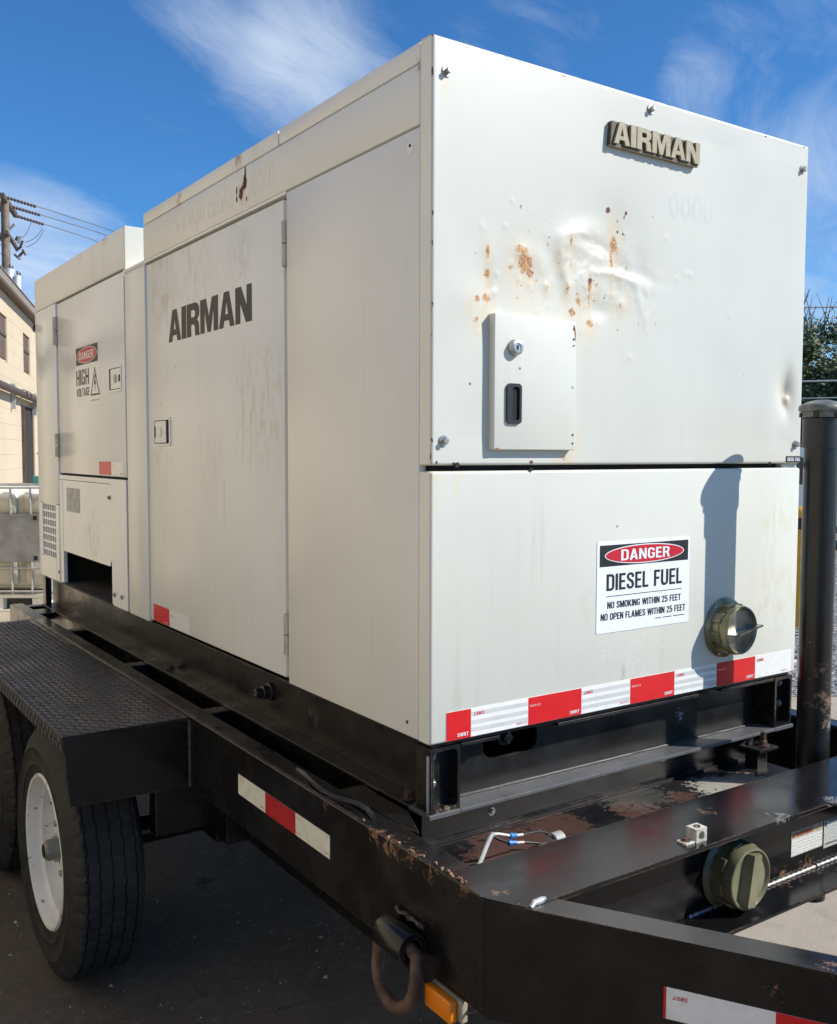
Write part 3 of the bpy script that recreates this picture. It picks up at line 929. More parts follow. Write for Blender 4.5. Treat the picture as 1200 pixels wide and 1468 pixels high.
for a in (-.5, 0, .5):
    for d in (.05, .95):
        obj('pallet_block', MB().obox(tp(a * 1.0, d, .078), tr, tf, (0, 0, 1), .10, .05, .058, .004), m_whitepl, pl_)
obj('pallet_runner', MB().obox(tp(0, .03, .012), tr, tf, (0, 0, 1), HW, .05, .008), m_whitepl, pl_)

# ------------------------------------------------------------------ utility pole and lines
m_wood = simple('weathered_pole_wood', (.20, .155, .12), .85, var=.3, vs=5, bmp=.5, bs=30)
m_arm = simple('dark_crossarm_wood', (.09, .065, .05), .8, var=.3, vs=9)
m_can = simple('white_transformer_paint', (.72, .74, .75), .4, var=.04)
m_ins = simple('brown_insulator', (.10, .07, .06), .35)
m_wire = simple('grey_power_cable', (.12, .12, .125), .55)
m_metalp = simple('pale_line_hardware', (.45, .45, .44), .5, metal=.4)


def wp(pxl, F, pyl):
    # world point of a sight line at depth F (used only to lay out far things)
    return Vector((cam.location.x, cam.location.y, 1.64)) + F * (tf + tr * ((pxl - 600) / 1379)) + Vector((0, 0, (649 - pyl) / 1379 * F))


PF = 34.0
pb = wp(16, PF, 649)
pole = empty('utility_pole', (pb.x, pb.y, 0), 'weathered wooden utility pole with crossarms and white transformer cans behind the block building', 'utility pole')
pz = wp(16, PF, 296).z
obj('shaft', MB().lathe([(0, 0), (.19, 0), (.135, pz), (0, pz)], (pb.x, pb.y, 0), (0, 0, 1), 14), m_wood, pole, 40)
a0, a1 = wp(12, 33.2, 289), wp(31, 36.3, 317)
off = tr * -.34
for k, o_ in enumerate((Vector((0, 0, 0)), off)):
    mid_ = (a0 + a1) / 2 + o_
    d_ = (a1 - a0)
    L = d_.length / 2
    d_.normalize()
    obj('crossarm', MB().obox(mid_, d_, d_.cross(Vector((0, 0, 1))).normalized(), d_.cross(d_.cross(Vector((0, 0, 1)))).normalized(), L, .07, .085), m_arm, pole)
b0, b1 = wp(1, 33.2, 333), wp(14, 35.5, 356)
d_ = (b1 - b0)
L = d_.length / 2
d_.normalize()
obj('crossarm', MB().obox((b0 + b1) / 2, d_, d_.cross(Vector((0, 0, 1))).normalized(), (0, 0, 1), L, .05, .06), m_arm, pole)
b0, b1 = wp(17, 33.6, 340), wp(31, 35.8, 362)
d_ = (b1 - b0)
L = d_.length / 2
d_.normalize()
arm2 = obj('crossarm', MB().obox((b0 + b1) / 2, d_, d_.cross(Vector((0, 0, 1))).normalized(), (0, 0, 1), L, .05, .06), m_arm, pole)
for (x0, y0, x1, y1) in ((21, 337, 29, 329), (33, 356, 38, 346), (36, 362, 40, 352), (30, 366, 38, 360), (34, 374, 42, 366), (30, 352, 33, 346), (40, 364, 44, 372), (33, 376, 36, 378), (28, 371, 33, 376)):
    obj('fuse_cutout', MB().cyl(wp(x0, 34.6, y0), wp(x1, 34.6, y1), .045, 8), m_metalp if x0 % 2 else m_ins, arm2)
for (x_, y0, w_, dz) in ((21, 392, 12.0, 0), (31.5, 401, 9.0, 0)):
    F_ = 33.5
    t0, t1 = wp(x_, F_, 445), wp(x_, F_, y0)
    r_ = w_ / 2 / 1379 * F_
    can = obj('transformer', MB().lathe([(0, 0), (r_, 0), (r_, (t1 - t0).length * .97), (r_ * 1.06, (t1 - t0).length * .975), (r_ * 1.06, (t1 - t0).length), (0, (t1 - t0).length * 1.03)], t0, (0, 0, 1), 18), m_can, pole, 40)
    obj('bushing', MB().cyl(t1, t1 + Vector((0, 0, .16)), .035, 8), m_ins, can)
    obj('bushing', MB().cyl(t1 + tr * .09, t1 + tr * .09 + Vector((0, 0, .11)), .028, 8), m_ins, can)
for k, (p0, p1, nm) in enumerate((((17.5, 33.9, 291), (160, 39.5, 335), 'upper'), ((25, 35.0, 304), (148, 40, 340), 'middle'), ((32, 36.2, 317), (133, 40.5, 348), 'lower'))):
    A, B = wp(*p0), wp(*p1)
    far = A + (B - A) * 7.0
    far.z = B.z - 1.1
    pts = []
    for i in range(41):
        t = i / 40
        q = A.lerp(far, t)
        q.z = A.z + (B.z - A.z) * min(1, t * 7.0) if t * 7 <= 1 else B.z + (far.z - B.z) * ((t - 1 / 7) / (6 / 7))
        pts.append(q)
    ln = obj('power_line', MB().tube(pts, .016, 6), m_wire, None, 60, label='%s of the three thin power lines running right from the pole crossarm' % nm, category='power line', group='power lines from the utility pole')
    dirv = (B - A).normalized()
    for j in range(9):
        c_ = A + dirv * (.12 + .17 * j)
        c_.z -= 0.02
        obj('insulator', MB().lathe([(0, -.05), (.03, -.05), (.062, -.01), (.062, .02), (.03, .05), (0, .05)], c_, dirv, 8), m_ins, ln)
jm = MB()
for (pa, pbm, pc) in (((53, 325), (46, 347), (35, 350)), ((68, 335), (58, 352), (43, 354)), ((70, 337), (62, 357), (44, 361)), ((9, 357), (2, 365), (0, 380)), ((12, 368), (4, 372), (-2, 382))):
    pts = []
    for i in range(13):
        t = i / 12
        q = [(1 - t) ** 2 * pa[k] + 2 * t * (1 - t) * (pbm[k] * 1.0) + t * t * pc[k] for k in (0, 1)]
        pts.append(wp(q[0], 35.2, q[1]))
    jm.tube(pts, .010, 5)
obj('jumper_wire', jm, m_wire, pole)
jm = MB().tube([wp(9, 34, 312), wp(-20, 34, 338)], .012, 5)
obj('guy_wire', jm, m_wire, pole)

for k, (y_, F_, r_, lab, cm) in enumerate(((533, 24, .024, 'upper pale cable strung in front of the trees at right', m_metalp), (557, 24, .015, 'lower thin cable strung in front of the trees at right', m_metalp), (437, 60, .05, 'grey cable bundle high in the sky beyond the trees at right', m_metalp))):
    A, B = wp(560, F_ + 2, y_ + 12), wp(1700, F_, y_ - 12)
    obj('service_cable', MB().tube([A.lerp(B, i / 12) - Vector((0, 0, .25 * sin(pi * i / 12))) for i in range(13)], r_, 6), cm, None, label=lab, category='cable')

# ------------------------------------------------------------------ trees
def leafmat(name, c, c2):
    m, nt, b, pos = newmat(name)
    ob = nt.nodes.new('ShaderNodeNewGeometry').outputs['Random Per Island']
    setin(nt, b, 'Base Color', mixc(nt, ob, c, c2))
    setin(nt, b, 'Roughness', .6)
    setin(nt, b, 'Transmission Weight', 0.0)
    return m


m_leaf = leafmat('dark_green_foliage', (.050, .085, .026), (.15, .185, .062))
m_leaf2 = leafmat('olive_green_foliage', (.062, .088, .030), (.18, .20, .075))
m_bark = simple('grey_bark', (.12, .10, .08), .9, var=.3, vs=8)


def tree(loc, h, r, label, seed, bare=False, mat=None, nl=20000):
    g = random.Random(seed)
    t = empty('broadleaf_tree', loc, label, 'tree', 'trees beyond the yard')
    L = Vector(loc)
    tr_ = MB().tube([L, L + Vector((.1, .05, h * .25)), L + Vector((-.05, .1, h * .5)), L + Vector((0, 0, h * .75))], [.24, .19, .13, .06], 10)
    br = MB()
    cl_ = []
    for i in range(44):
        a = g.random() * 6.283
        z = h * g.uniform(.22, .92)
        rr = r * (1 - ((z / h - .5) / .58) ** 2) ** .5 * g.uniform(.35, 1.0)
        p = L + Vector((cos(a) * rr, sin(a) * rr, z))
        cl_.append((p, g.uniform(.16, .30) * r))
        b0_ = L + Vector((0, 0, max(h * .2, z - rr * .8)))
        br.tube([b0_, b0_.lerp(p, .5) + Vector((0, 0, .15)), p], [.05, .03, .010], 6)
    obj('trunk', tr_, m_bark, t, 50)
    if bare:
        for i in range(40):
            a = g.random() * 6.283
            p = L + Vector((cos(a) * g.random() * r * .5, sin(a) * g.random() * r * .5, h * .86))
            e = p + Vector((g.gauss(0, .5), g.gauss(0, .5), g.uniform(.5, 1.5)))
            br.tube([p, p.lerp(e, .5) + Vector((g.gauss(0, .1), g.gauss(0, .1), 0)), e], [.022, .014, .006], 4)
    obj('limbs', br, m_bark, t)
    vs, fs = [], []
    for i in range(nl):
        p, cr = cl_[g.randrange(len(cl_))]
        d = Vector((g.gauss(0, 1), g.gauss(0, 1), g.gauss(0, .8)))
        q = p + d * cr * .62
        u = Vector((g.gauss(0, 1), g.gauss(0, 1), g.gauss(0, 1))).normalized()
        w = u.orthogonal().normalized()
        s_ = g.uniform(.05, .12)
        n = len(vs)
        vs += [q - u * s_, q + w * s_ * .45, q + u * s_, q - w * s_ * .45]
        fs.append((n, n + 1, n + 2, n + 3))
    k = MB()
    k.v, k.f = [tuple(v) for v in vs], fs
    obj('crown', k, mat or m_leaf, t, fix=False)


for i, (pxl, F_, top, r_, lab, bare) in enumerate((
        (1152, 29, 452, 1.9, 'dark broadleaf tree with bare twigs at its top just right of the generator', True),
        (1218, 27, 478, 2.0, 'dark bushy tree behind the standpipe at the right', False),
        (1320, 30, 440, 2.5, 'taller olive green tree beyond the right side of the yard', False),
        (1050, 33, 500, 2.3, 'green tree hidden behind the front of the generator', False))):
    b_2 = wp(pxl, F_, 649)
    tree((b_2.x, b_2.y, 0), wp(pxl, F_, top).z, r_, lab, 20 + i, bare, m_leaf if i % 2 == 0 else m_leaf2)

# ------------------------------------------------------------------ yellow bollard
bp_ = wp(1149, 9.1, 649)
bol = empty('bollard', (bp_.x, bp_.y, 0), 'yellow steel bollard with a black band standing in gravel behind the generator', 'bollard')
obj('post', MB().lathe([(0, 0), (.095, 0), (.095, 1.04), (.089, 1.09), (.066, 1.125), (.03, 1.14), (0, 1.142)], (bp_.x, bp_.y, 0), (0, 0, 1), 32), m_yellow, bol, 40)
obj('black_band', MB().lathe([(.095, 0), (.0975, 0), (.0975, .11), (.095, .11)], (bp_.x, bp_.y, .93), (0, 0, 1), 32), m_blkplast, bol, 40)

# ------------------------------------------------------------------ silver car behind
def car():
    F_ = 16.2
    o0 = wp(1150, F_, 649)
    o0.z = 0
    ax = -tr * 1.0
    ay = Vector((0, 0, 1))
    az = tf
    c = empty('parked_car', o0, 'pale silver sport utility car parked behind the yellow bollard', 'car')
    m_body = simple('silver_car_paint', (.50, .55, .60), .22, metal=.25, var=.03)
    m_glass = simple('tinted_car_glass', (.06, .05, .045), .12)
    P = lambda d: (lambda u, v: o0 + ax * u + ay * v + az * d)
    prof = [(-2.2, .42), (-2.22, .75), (-2.1, 1.0), (-1.9, 1.12), (2.0, 1.12), (2.25, .98), (2.3, .7), (2.25, .40), (1.86, .36), (1.78, .60), (1.62, .74), (1.38, .76), (1.14, .64), (1.04, .36), (-.98, .36), (-1.06, .62), (-1.28, .76), (-1.52, .76), (-1.74, .62), (-1.82, .36)]
    obj('body', MB().prism(prof, P(0), n=az, h=1.8), m_body, c)
    green = [(-1.75, 1.12), (-1.35, 1.52), (-1.2, 1.60), (1.7, 1.60), (1.95, 1.5), (2.1, 1.12)]
    obj('cabin', MB().prism(green, P(.10), n=az, h=1.6), m_glass, c)
    rf = [(-1.35, 1.53), (-1.2, 1.66), (.1, 1.76), (1.2, 1.74), (1.85, 1.62), (1.95, 1.50), (1.7, 1.58), (-1.2, 1.58)]
    obj('roof', MB().prism(rf, P(.08), n=az, h=1.64), m_body, c)
    for u0, u1 in ((-1.72, -1.30), (-.25, -.12), (.95, 1.08), (1.85, 2.08)):
        obj('pillar', MB().prism([(u0 - .03, 1.10), (u1 - .03, 1.10), (u1 + (.28 if u0 < -1 else -.06), 1.60), (u0 + (.42 if u0 < -1 else -.06), 1.60)], P(.075), n=az, h=.05), m_body, c)
    for u in (-.95, .25):
        obj('door_handle', MB().obox(P(-.02)(u, .95), ax, ay, az, .09, .013, .018, .006), m_body, c)
    for u in (-.2, 1.0):
        obj('door_seam', MB().obox(P(-.0005)(u, .78), ax, ay, az, .004, .33, .002), m_gap, c)
    for u in (-1.40, 1.45):
        wc = P(.02)(u, .345)
        w = obj('wheel', MB().lathe([(0, .0), (.15, .01), (.23, -.01), (.24, .02), (.24, .2), (0, .2)], wc, az, 24), m_dull, c, 40)
        obj('tyre', MB().lathe([(.235, 0), (.26, -.02), (.32, -.015), (.345, .02), (.345, .2), (.24, .22)], wc, az, 32), m_rubber, w, 40)
    obj('rocker_trim', MB().prism([(-.97, .30), (-.97, .42), (1.03, .42), (1.03, .30)], P(-.01), n=az, h=.06), m_blkplast, c)
    obj('mirror', MB().obox(P(-.11)(-1.05, 1.17), ax, ay, az, .10, .075, .10, .03), m_body, c)


car()

# ------------------------------------------------------------------ the generator
GW, GL, ZB, ZS, ZT = 1.235, 3.363, 1.037, 1.608, 2.4635
gen_ = empty('diesel_generator', (GW / 2, GL / 2, .88), 'large white diesel generator in a dented sheet steel housing standing on the black trailer', 'generator')
G = gen_

# skid base
sk = MB()
sk.box(.052, .058, .07, GL - .02, .889, ZB - .009, .001)                 # side web
sk.box(GW - .058, GW - .052, .07, GL - .02, .889, ZB - .009, .001)
sk.box(.0, .16, .081, GL, .880, .8888, .002)                           # bottom flange, left
sk.box(GW - .16, GW, .081, GL, .880, .8888, .002)
sk.box(.012, GW - .012, .012, GL - .004, ZB - .0088, ZB - .001, .001)
skid = obj('skid_base', sk, m_skid, G)
# front web with an oval slot
wp_poly = rect(.0805, GW - .0805, .8885, ZB - .0095)
slot = list(reversed(rrect(.185, .345, .958, 1.022, .030, 6)))
obj('front_web', MB().prism(wp_poly, lambda u, v: (u, .060, v), holes=[slot], n=(0, 1, 0), h=.007), m_skid, skid)
obj('front_flange', MB().box(.0805, GW - .0805, .0, .080, .8805, .8890, .0015), m_skidfl, skid)
for (xa, xb) in ((.085, .19), (.36, .88), (.93, 1.15)):
    obj('top_lip', MB().box(xa, xb, .006, .060, ZB - .017, ZB - .0095, .001), m_skid, skid)
for k in (0, 1):
    mx = (lambda x: x) if k == 0 else (lambda x: GW - x)
    bx = lambda a, b2, *r: MB().box(min(mx(a), mx(b2)), max(mx(a), mx(b2)), *r)
    cb = bx(.0, .080, .0, .080, .8795, .8895, .0012)
    cp = obj('corner_post', cb, m_skidfl, skid)
    fr = rect(.006, .0805, .8898, ZB - .0098)
    hole = list(reversed(rrect(.0125, .0745, .8965, ZB - .017, .012, 5)))
    obj('corner_frame', MB().prism(fr, lambda u, v: (mx(u), .004, v), holes=[hole], n=(0, 1, 0), h=.055), m_skid, cp)
    obj('corner_plate', bx(.007, .0795, .030, .036, .890, ZB - .010), m_skid, cp)
    obj('weld_seam', MB().tube([(mx(.004), .012, .892 + .012 * i) for i in range(11)], .0035, 6), m_dull, cp, 50)
    for z in (.945, 1.003):
        obj('bolt', MB().hexbolt((mx(.026), .030, z), (0, -1, 0), .0065, .007), m_steel, cp, 30)
obj('weld_seam', MB().tube([(.083 + .02 * i, .0585 + .0006 * sin(i * 1.7), .8905) for i in range(53)], .003, 6), m_skid, skid, 50)
obj('flange_bolt', MB().hexbolt((.024, .115, .889), (0, 0, 1), .011, .016), m_ringrust, skid, 30)
obj('flange_bolt', MB().hexbolt((.024, 1.62, .889), (0, 0, 1), .013, .014), m_ringrust, skid, 30)
obj('drain_plug', MB().lathe([(0, 0), (.026, 0), (.026, .012), (.019, .014), (.019, .030), (.014, .032), (.014, .052), (.007, .054), (0, .05)], (.053, .855, .966), (-1, 0, 0), 18), m_blkplast, skid, 30)
obj('drain_plug', MB().lathe([(0, 0), (.020, 0), (.020, .014), (0, .014)], (.268, .100, .992), (0, -1, 0), 16).obox((.268, .080, .992), (.7, 0, .7), (0, 1, 0), (-.7, 0, .7), .011, .010, .011, .002), m_blkplast, skid, 30)
obj('rear_leg', MB().box(.006, .034, 3.29, 3.345, .83, ZB, .003), m_blk, skid)

# inner body that shows dark through the joints
cr = MB()
cr.box(.022, GW - .022, .03, 2.15, ZB + .001, 2.28)
cr.box(.022, GW - .022, 2.15, GL - .03, 1.215, 2.28)
cr.box(.022, GW - .022, .03, 1.735, 2.28, ZT - .02)
cr.box(.022, GW - .022, 1.99, GL - .03, 2.28, ZT - .02)
cr.box(.022, GW - .022, 2.97, GL - .03, ZB + .001, 1.215)
cr.box(.55, GW - .022, 2.15, 2.97, ZB + .001, 1.215)
obj('inner_body', cr, m_gap, G)
obj('cavity_floor', MB().box(.0, .55, 2.17, 2.95, ZB - .0005, ZB + .006), m_int, G)
obj('cavity_pipe', MB().cyl((.12, 2.18, ZB + .006), (.12, 2.18, 1.21), .02, 12), m_int, G)


# --- upper front panel, dented sheet
PANEL = {}


def on_panel(off=.0003):
    def P(u, v):
        i = min(max(int(np.searchsorted(PANEL['X'], u)), 1), len(PANEL['X']) - 1)
        j = min(max(int(np.searchsorted(PANEL['Z'], v)), 1), len(PANEL['Z']) - 1)
        return (u, float(PANEL['Y'][j - 1:j + 1, i - 1:i + 1].min()) - off, v)
    return P


def front_panel():
    x0, x1, z0, z1, R = 0.0, GW, ZS + .006, ZT, .006
    def axis(a, b2, n):
        e = [0, .0009, .0023, .0042, .006]
        inner = np.linspace(a + .009, b2 - .009, n)
        return np.concatenate([a + np.array(e), inner, b2 - np.array(e[::-1])])
    X = axis(x0, x1, 300)
    Z = axis(z0, z1, 205)
    gx, gz = np.meshgrid(X, Z)
    y = np.zeros_like(gx)
    for arr, lo, hi in ((gx, x0, x1), (gz, z0, z1)):
        d = np.minimum(arr - lo, hi - arr)
        k = d < R
        y[k] += R - np.sqrt(np.maximum(0, R * R - (R - d[k]) ** 2))
    def ga(cx, cz, sx, sz, a, rot=0.0):
        c_, s_ = cos(rot), sin(rot)
        u = (gx - cx) * c_ + (gz - cz) * s_
        v = -(gx - cx) * s_ + (gz - cz) * c_
        return a * np.exp(-.5 * ((u / sx) ** 2 + (v / sz) ** 2))
    ed = np.minimum(np.minimum(gx - x0, x1 - gx), np.minimum(gz - z0, z1 - gz))
    w = np.clip(ed / .06, 0, 1) ** 1.5
    D = np.zeros_like(gx)
    # general oil-canning of the thin sheet
    for i in range(26):
        r_ = random.Random(100 + i)
        D += ga(r_.uniform(0, GW), r_.uniform(z0, z1), r_.uniform(.08, .25), r_.uniform(.08, .25), r_.uniform(-.0016, .0016), r_.uniform(0, 3))
    # the struck area
    D0 = D.copy()
    D += ga(.46, 2.06, .19, .11, .011) + ga(.22, 2.02, .10, .07, .004)
    D += ga(.40, 2.125, .050, .018, -.009, .3) + ga(.37, 2.10, .03, .035, -.005)
    D += ga(.455, 2.088, .045, .012, -.008, -.25) + ga(.45, 2.105, .05, .014, .008, -.2)
    D += ga(.50, 2.15, .05, .045, .008) + ga(.55, 2.045, .06, .010, -.005, -.15) + ga(.54, 2.065, .07, .014, .006, -.1)
    D += ga(.60, 2.00, .008, .055, -.0025, .35) + ga(.63, 1.965, .03, .006, -.0018, .8)
    D += ga(.41, 2.02, .03, .02, -.005, .5) + ga(.44, 1.97, .035, .03, .006) + ga(.36, 2.045, .012, .04, -.005, .2)
    D += ga(.24, 2.07, .016, .012, -.004) + ga(.29, 2.055, .016, .020, -.004, .5) + ga(.145, 1.975, .03, .05, .006) + ga(.10, 1.96, .04, .03, -.003)
    D += ga(.145, 2.06, .012, .03, -.002) + ga(.145, 2.0, .01, .03, .002)
    D += ga(.345, 2.077, .010, .012, -.003) + ga(.375, 2.007, .009, .012, -.0025) + ga(.31, 2.0, .008, .01, -.0025) + ga(.537, 1.985, .012, .010, -.003)
    D += ga(.475, 1.965, .02, .012, .004) + ga(.60, 2.09, .02, .02, .003) + ga(.66, 2.06, .016, .01, -.0015)
    D += ga(1.17, 1.80, .024, .040, .026) + ga(1.178, 1.785, .007, .009, -.014) + ga(1.165, 1.72, .02, .03, -.004) + ga(1.14, 1.77, .03, .07, .004) + ga(1.10, 1.80, .04, .12, -.003)
    D += ga(.98, 1.95, .06, .22, -.003) + ga(.75, 2.0, .12, .2, .004) + ga(.05, 1.95, .05, .15, -.002)
    D = D0 + (D - D0) * .58
    # folds and creases of the blow: tent profiles, sharp along their line
    rw = random.Random(55)
    msk = np.clip(1.25 * np.exp(-.5 * (((gx - .445) / .10) ** 2 + ((gz - 2.065) / .065) ** 2)), .12, 1)
    def crease(cx, cz, L_, wd, a, rot):
        c_, s_ = cos(rot), sin(rot)
        u = (gx - cx) * c_ + (gz - cz) * s_
        v = -(gx - cx) * s_ + (gz - cz) * c_ + .12 * u * u / L_
        return a * np.maximum(0, 1 - np.abs(v) / wd) ** 1.5 * np.exp(-(u / L_) ** 4)
    for i in range(46):
        cx, cz = .445 + rw.gauss(0, .075), 2.065 + rw.gauss(0, .045)
        D += crease(cx, cz, rw.uniform(.008, .028), rw.uniform(.003, .008), rw.choice((-1, -1, 1)) * rw.uniform(.0003, .0010), rw.gauss(.1, .7)) * msk
    for (cx, cz, L_, wd, a, ro) in ((.462, 2.103, .036, .012, -.0045, -.22), (.515, 2.05, .062, .010, -.0038, -.06), (.40, 2.128, .034, .011, -.0040, .10), (.625, 2.0, .045, .006, -.0016, 1.35), (.655, 1.955, .03, .005, -.0014, .9), (.425, 2.06, .03, .010, -.0032, .9), (.365, 2.05, .035, .010, -.0026, 1.5), (.44, 2.00, .026, .010, -.0022, .5), (.235, 2.05, .03, .016, -.0020, 1.3), (.15, 1.965, .026, .010, -.0025, .9)):
        D += crease(cx, cz, L_, wd * 1.15, a * .55, ro)
    for i in range(110):
        cx, cz = .43 + rw.gauss(0, .17), 2.03 + rw.gauss(0, .07)
        q_ = rw.uniform(.003, .006)
        D += ga(cx, cz, q_, q_ * rw.uniform(.7, 1.5), rw.uniform(-.0011, .0003), rw.uniform(0, 3))
    y = y + D * w
    PANEL['X'], PANEL['Z'], PANEL['Y'] = X, Z, y
    rust = np.zeros_like(gx); stain = np.zeros_like(gx); scar = np.zeros_like(gx)
    def blob(arr, cx, cz, sx, sz, a, rot=0.0):
        np.maximum(arr, ga(cx, cz, sx, sz, a, rot), out=arr)
    for (cx, cz, sx, sz, a) in ((.144, 2.058, .006, .012, .75), (.145, 2.013, .008, .010, .8), (.141, 1.962, .012, .010, .75), (.116, 1.958, .008, .008, .75), (.113, 1.915, .010, .007, .62),
                                (.247, 2.046, .020, .022, .80), (.236, 2.074, .018, .010, .70), (.262, 2.025, .012, .010, .75), (.209, 2.032, .009, .009, .60), (.343, 2.077, .007, .010, .55), (.377, 2.108, .007, .012, .62),
                                (.517, 2.118, .010, .016, .85), (.510, 2.080, .005, .030, .72), (.528, 2.10, .004, .03, .60), (.440, 2.020, .006, .018, .82), (.439, 1.99, .004, .026, .62), (.405, 1.981, .009, .009, .70), (.386, 1.953, .010, .009, .78), (.440, 1.933, .010, .009, .78),
                                (.537, 1.980, .007, .007, .66), (.311, 2.0, .006, .006, .62), (.369, 2.007, .007, .009, .62), (.566, 2.004, .004, .010, .55), (.38, 2.056, .006, .006, .62), (.462, 2.02, .005, .010, .62), (.41, 1.97, .006, .007, .6),
                                (.362, 1.628, .012, .010, .55)):
        blob(rust, cx, cz, sx * 1.1, sz * 1.1, a * 1.15)
        blob(stain, cx, cz - sz * 1.2, sx * 2.0, sz * 2.6, .55)
    for (cx, cz, sx, sz, a) in ((.518, 2.11, .02, .05, .8), (.44, 1.985, .007, .045, .7), (.145, 2.0, .010, .07, .45), (.25, 2.03, .035, .04, .5), (.35, 1.94, .03, .03, .25), (.10, 1.93, .018, .035, .4), (.385, 1.66, .02, .03, .5), (.39, 1.90, .012, .03, .4), (.43, 2.09, .06, .05, .2), (1.175, 1.79, .02, .03, .5), (.62, 2.40, .004, .03, .3), (.034, 2.36, .006, .03, .25), (1.18, 1.62, .03, .02, .3)):
        blob(stain, cx, cz, sx, sz, a)
    for (cx, cz, sx, sz, a) in ((.494, 2.192, .006, .006, 1.1), (.551, 2.193, .004, .005, 1.0), (.545, 2.183, .003, .004, .9), (.527, 2.172, .003, .004, .9), (.528, 2.148, .003, .004, .9), (.545, 2.145, .004, .004, .9), (.552, 2.143, .003, .003, .9), (.441, 2.028, .005, .007, 1.0), (.452, 2.03, .003, .003, .8), (.43, 2.065, .004, .003, .6), (0.013, 1.62, .004, .004, .9), (.06, 1.617, .008, .004, .8), (.265, 1.62, .006, .004, .9)):
        blob(scar, cx, cz, sx, sz, a)
    rz_ = random.Random(91)
    for i in range(46):
        blob(rust, .40 + rz_.gauss(0, .17), 2.03 + rz_.gauss(0, .075), rz_.uniform(.0022, .0055), rz_.uniform(.0022, .007), rz_.uniform(.58, .85))
    rt_ = random.Random(77)
    for i in range(34):
        blob(scar, rt_.uniform(.05, GW), z1 - rt_.uniform(0, .008), rt_.uniform(.002, .008), .003, rt_.uniform(.4, .85))
    for i in range(10):
        blob(scar, rt_.uniform(0, .003), rt_.uniform(z0, z1), .002, rt_.uniform(.003, .012), rt_.uniform(.5, .9))
    crack = np.exp(-.5 * (((gx - .42) / .16) ** 2 + ((gz - 2.05) / .09) ** 2))
    ny, nx = gx.shape
    verts = np.stack([gx, y, gz], -1).reshape(-1, 3)
    idx = np.arange(nx * ny).reshape(ny, nx)
    faces = np.stack([idx[:-1, :-1], idx[:-1, 1:], idx[1:, 1:], idx[1:, :-1]], -1).reshape(-1, 4).tolist()
    # return flanges to the back of the panel
    ring = list(idx[0, :]) + list(idx[1:, -1]) + list(idx[-1, -2::-1]) + list(idx[-2:0:-1, 0])
    base = len(verts)
    back = verts[ring].copy()
    back[:, 1] = .041
    verts = np.concatenate([verts, back])
    n = len(ring)
    for i in range(n):
        j = (i + 1) % n
        faces.append((ring[j], ring[i], base + i, base + j))
    mb_ = MB()
    mb_.v = verts.tolist(); mb_.f = faces
    o = obj('upper_front_panel', mb_, m_front_up, G, 50, fix=False)
    for nm, arr in (('rust', rust), ('stain', stain), ('scar', scar), ('crack', crack)):
        at = o.data.attributes.new(nm, 'FLOAT', 'POINT')
        vals = np.zeros(len(verts), dtype=np.float32)
        vals[:nx * ny] = np.clip(arr, 0, 1.2).reshape(-1)
        at.data.foreach_set('value', vals)
    o['label'] = 'dented white sheet with rust spots round the blow'
    return o


pan_u = front_panel()
pan_l = obj('lower_front_panel', MB().box(0, GW, 0, .041, ZB, ZS - .006, .006, 3), m_front_lo, G, 40)
obj('seam_strip', MB().box(1.166, GW - .004, .010, .03, ZS - .0055, ZS + .0055), m_greyplate, G)
# right side and back of the housing (out of sight from the road side)
obj('right_side_panel', MB().box(GW - .021, GW, .0425, GL, ZB, 2.30, .004).box(GW - .021, GW, .0425, GL, 2.302, ZT, .004), m_lifted, G)
obj('rear_panel', MB().box(.0215, GW - .0215, GL - .02, GL, ZB, ZT, .003), m_lifted, G)
for nm, y0, y1 in (('roof_panel', .043, .684), ('roof_panel', .690, 1.746), ('roof_panel', 1.966, GL - .003)):
    obj(nm, MB().box(.02, GW - .0215, y0 + .001, y1 - .001, ZT - .022, ZT - .002, .002), m_lifted, G)

# --- left long side
SD = .0205
def sp(name, y0, y1, z0, z1, m, x0=0.0, bev=.004, parent=G):
    return obj(name, MB().box(x0, x0 + SD, y0, y1, z0, z1, bev, 2), m, parent, 40)


sp('roof_edge', .0445, .684, 2.4225, ZT, m_lifted_roof)
sp('roof_edge', .690, 1.746, 2.4225, ZT - .001, m_lifted_roof)
fas = sp('fascia', .0445, 1.746, 2.3005, 2.4195, m_lifted_roof, -.001)
pan_n = sp('side_panel', .0445, .645, ZB + .001, 2.2965, m_lifted)
obj('fastener', MB().lathe([(0, 0), (.013, 0), (.013, .0008), (0, .0008)], (-.0002, .078, 2.262), (-1, 0, 0), 18), m_whitetape, pan_n)
obj('fastener_hole', MB().lathe([(0, 0), (.0035, 0), (.0035, .0006), (0, .0006)], (-.0012, .078, 2.266), (-1, 0, 0), 10), m_gap, pan_n)
obj('fastener_hole', MB().lathe([(0, 0), (.004, 0), (.004, .0006), (0, .0006)], (-.0002, .085, 1.068), (-1, 0, 0), 10), m_gap, pan_n)
DX = .006
door = sp('side_door', .672, 1.7395, ZB + .010, 2.286, m_door, DX)
obj('door_post', MB().box(.017, .022, .647, .670, ZB + .003, 2.298), m_ghost2, G)
obj('fascia_underside', MB().box(.0005, .03, .6465, 1.744, 2.2925, 2.3000), m_lifted, G)
for (za, zb) in ((2.114, 2.227), (1.112, 1.217)):
    hz = (za + zb) / 2
    hg = obj('hinge', MB().cyl((.006, .658, za), (.006, .658, hz - .0015), .0115, 14).cyl((.006, .658, hz + .0015), (.006, .658, zb), .0115, 14), m_dull, door, 40)
    obj('hinge_leaf', MB().box(.0118, .0145, .664, .705, za + .004, zb - .004, .001), m_door, hg)


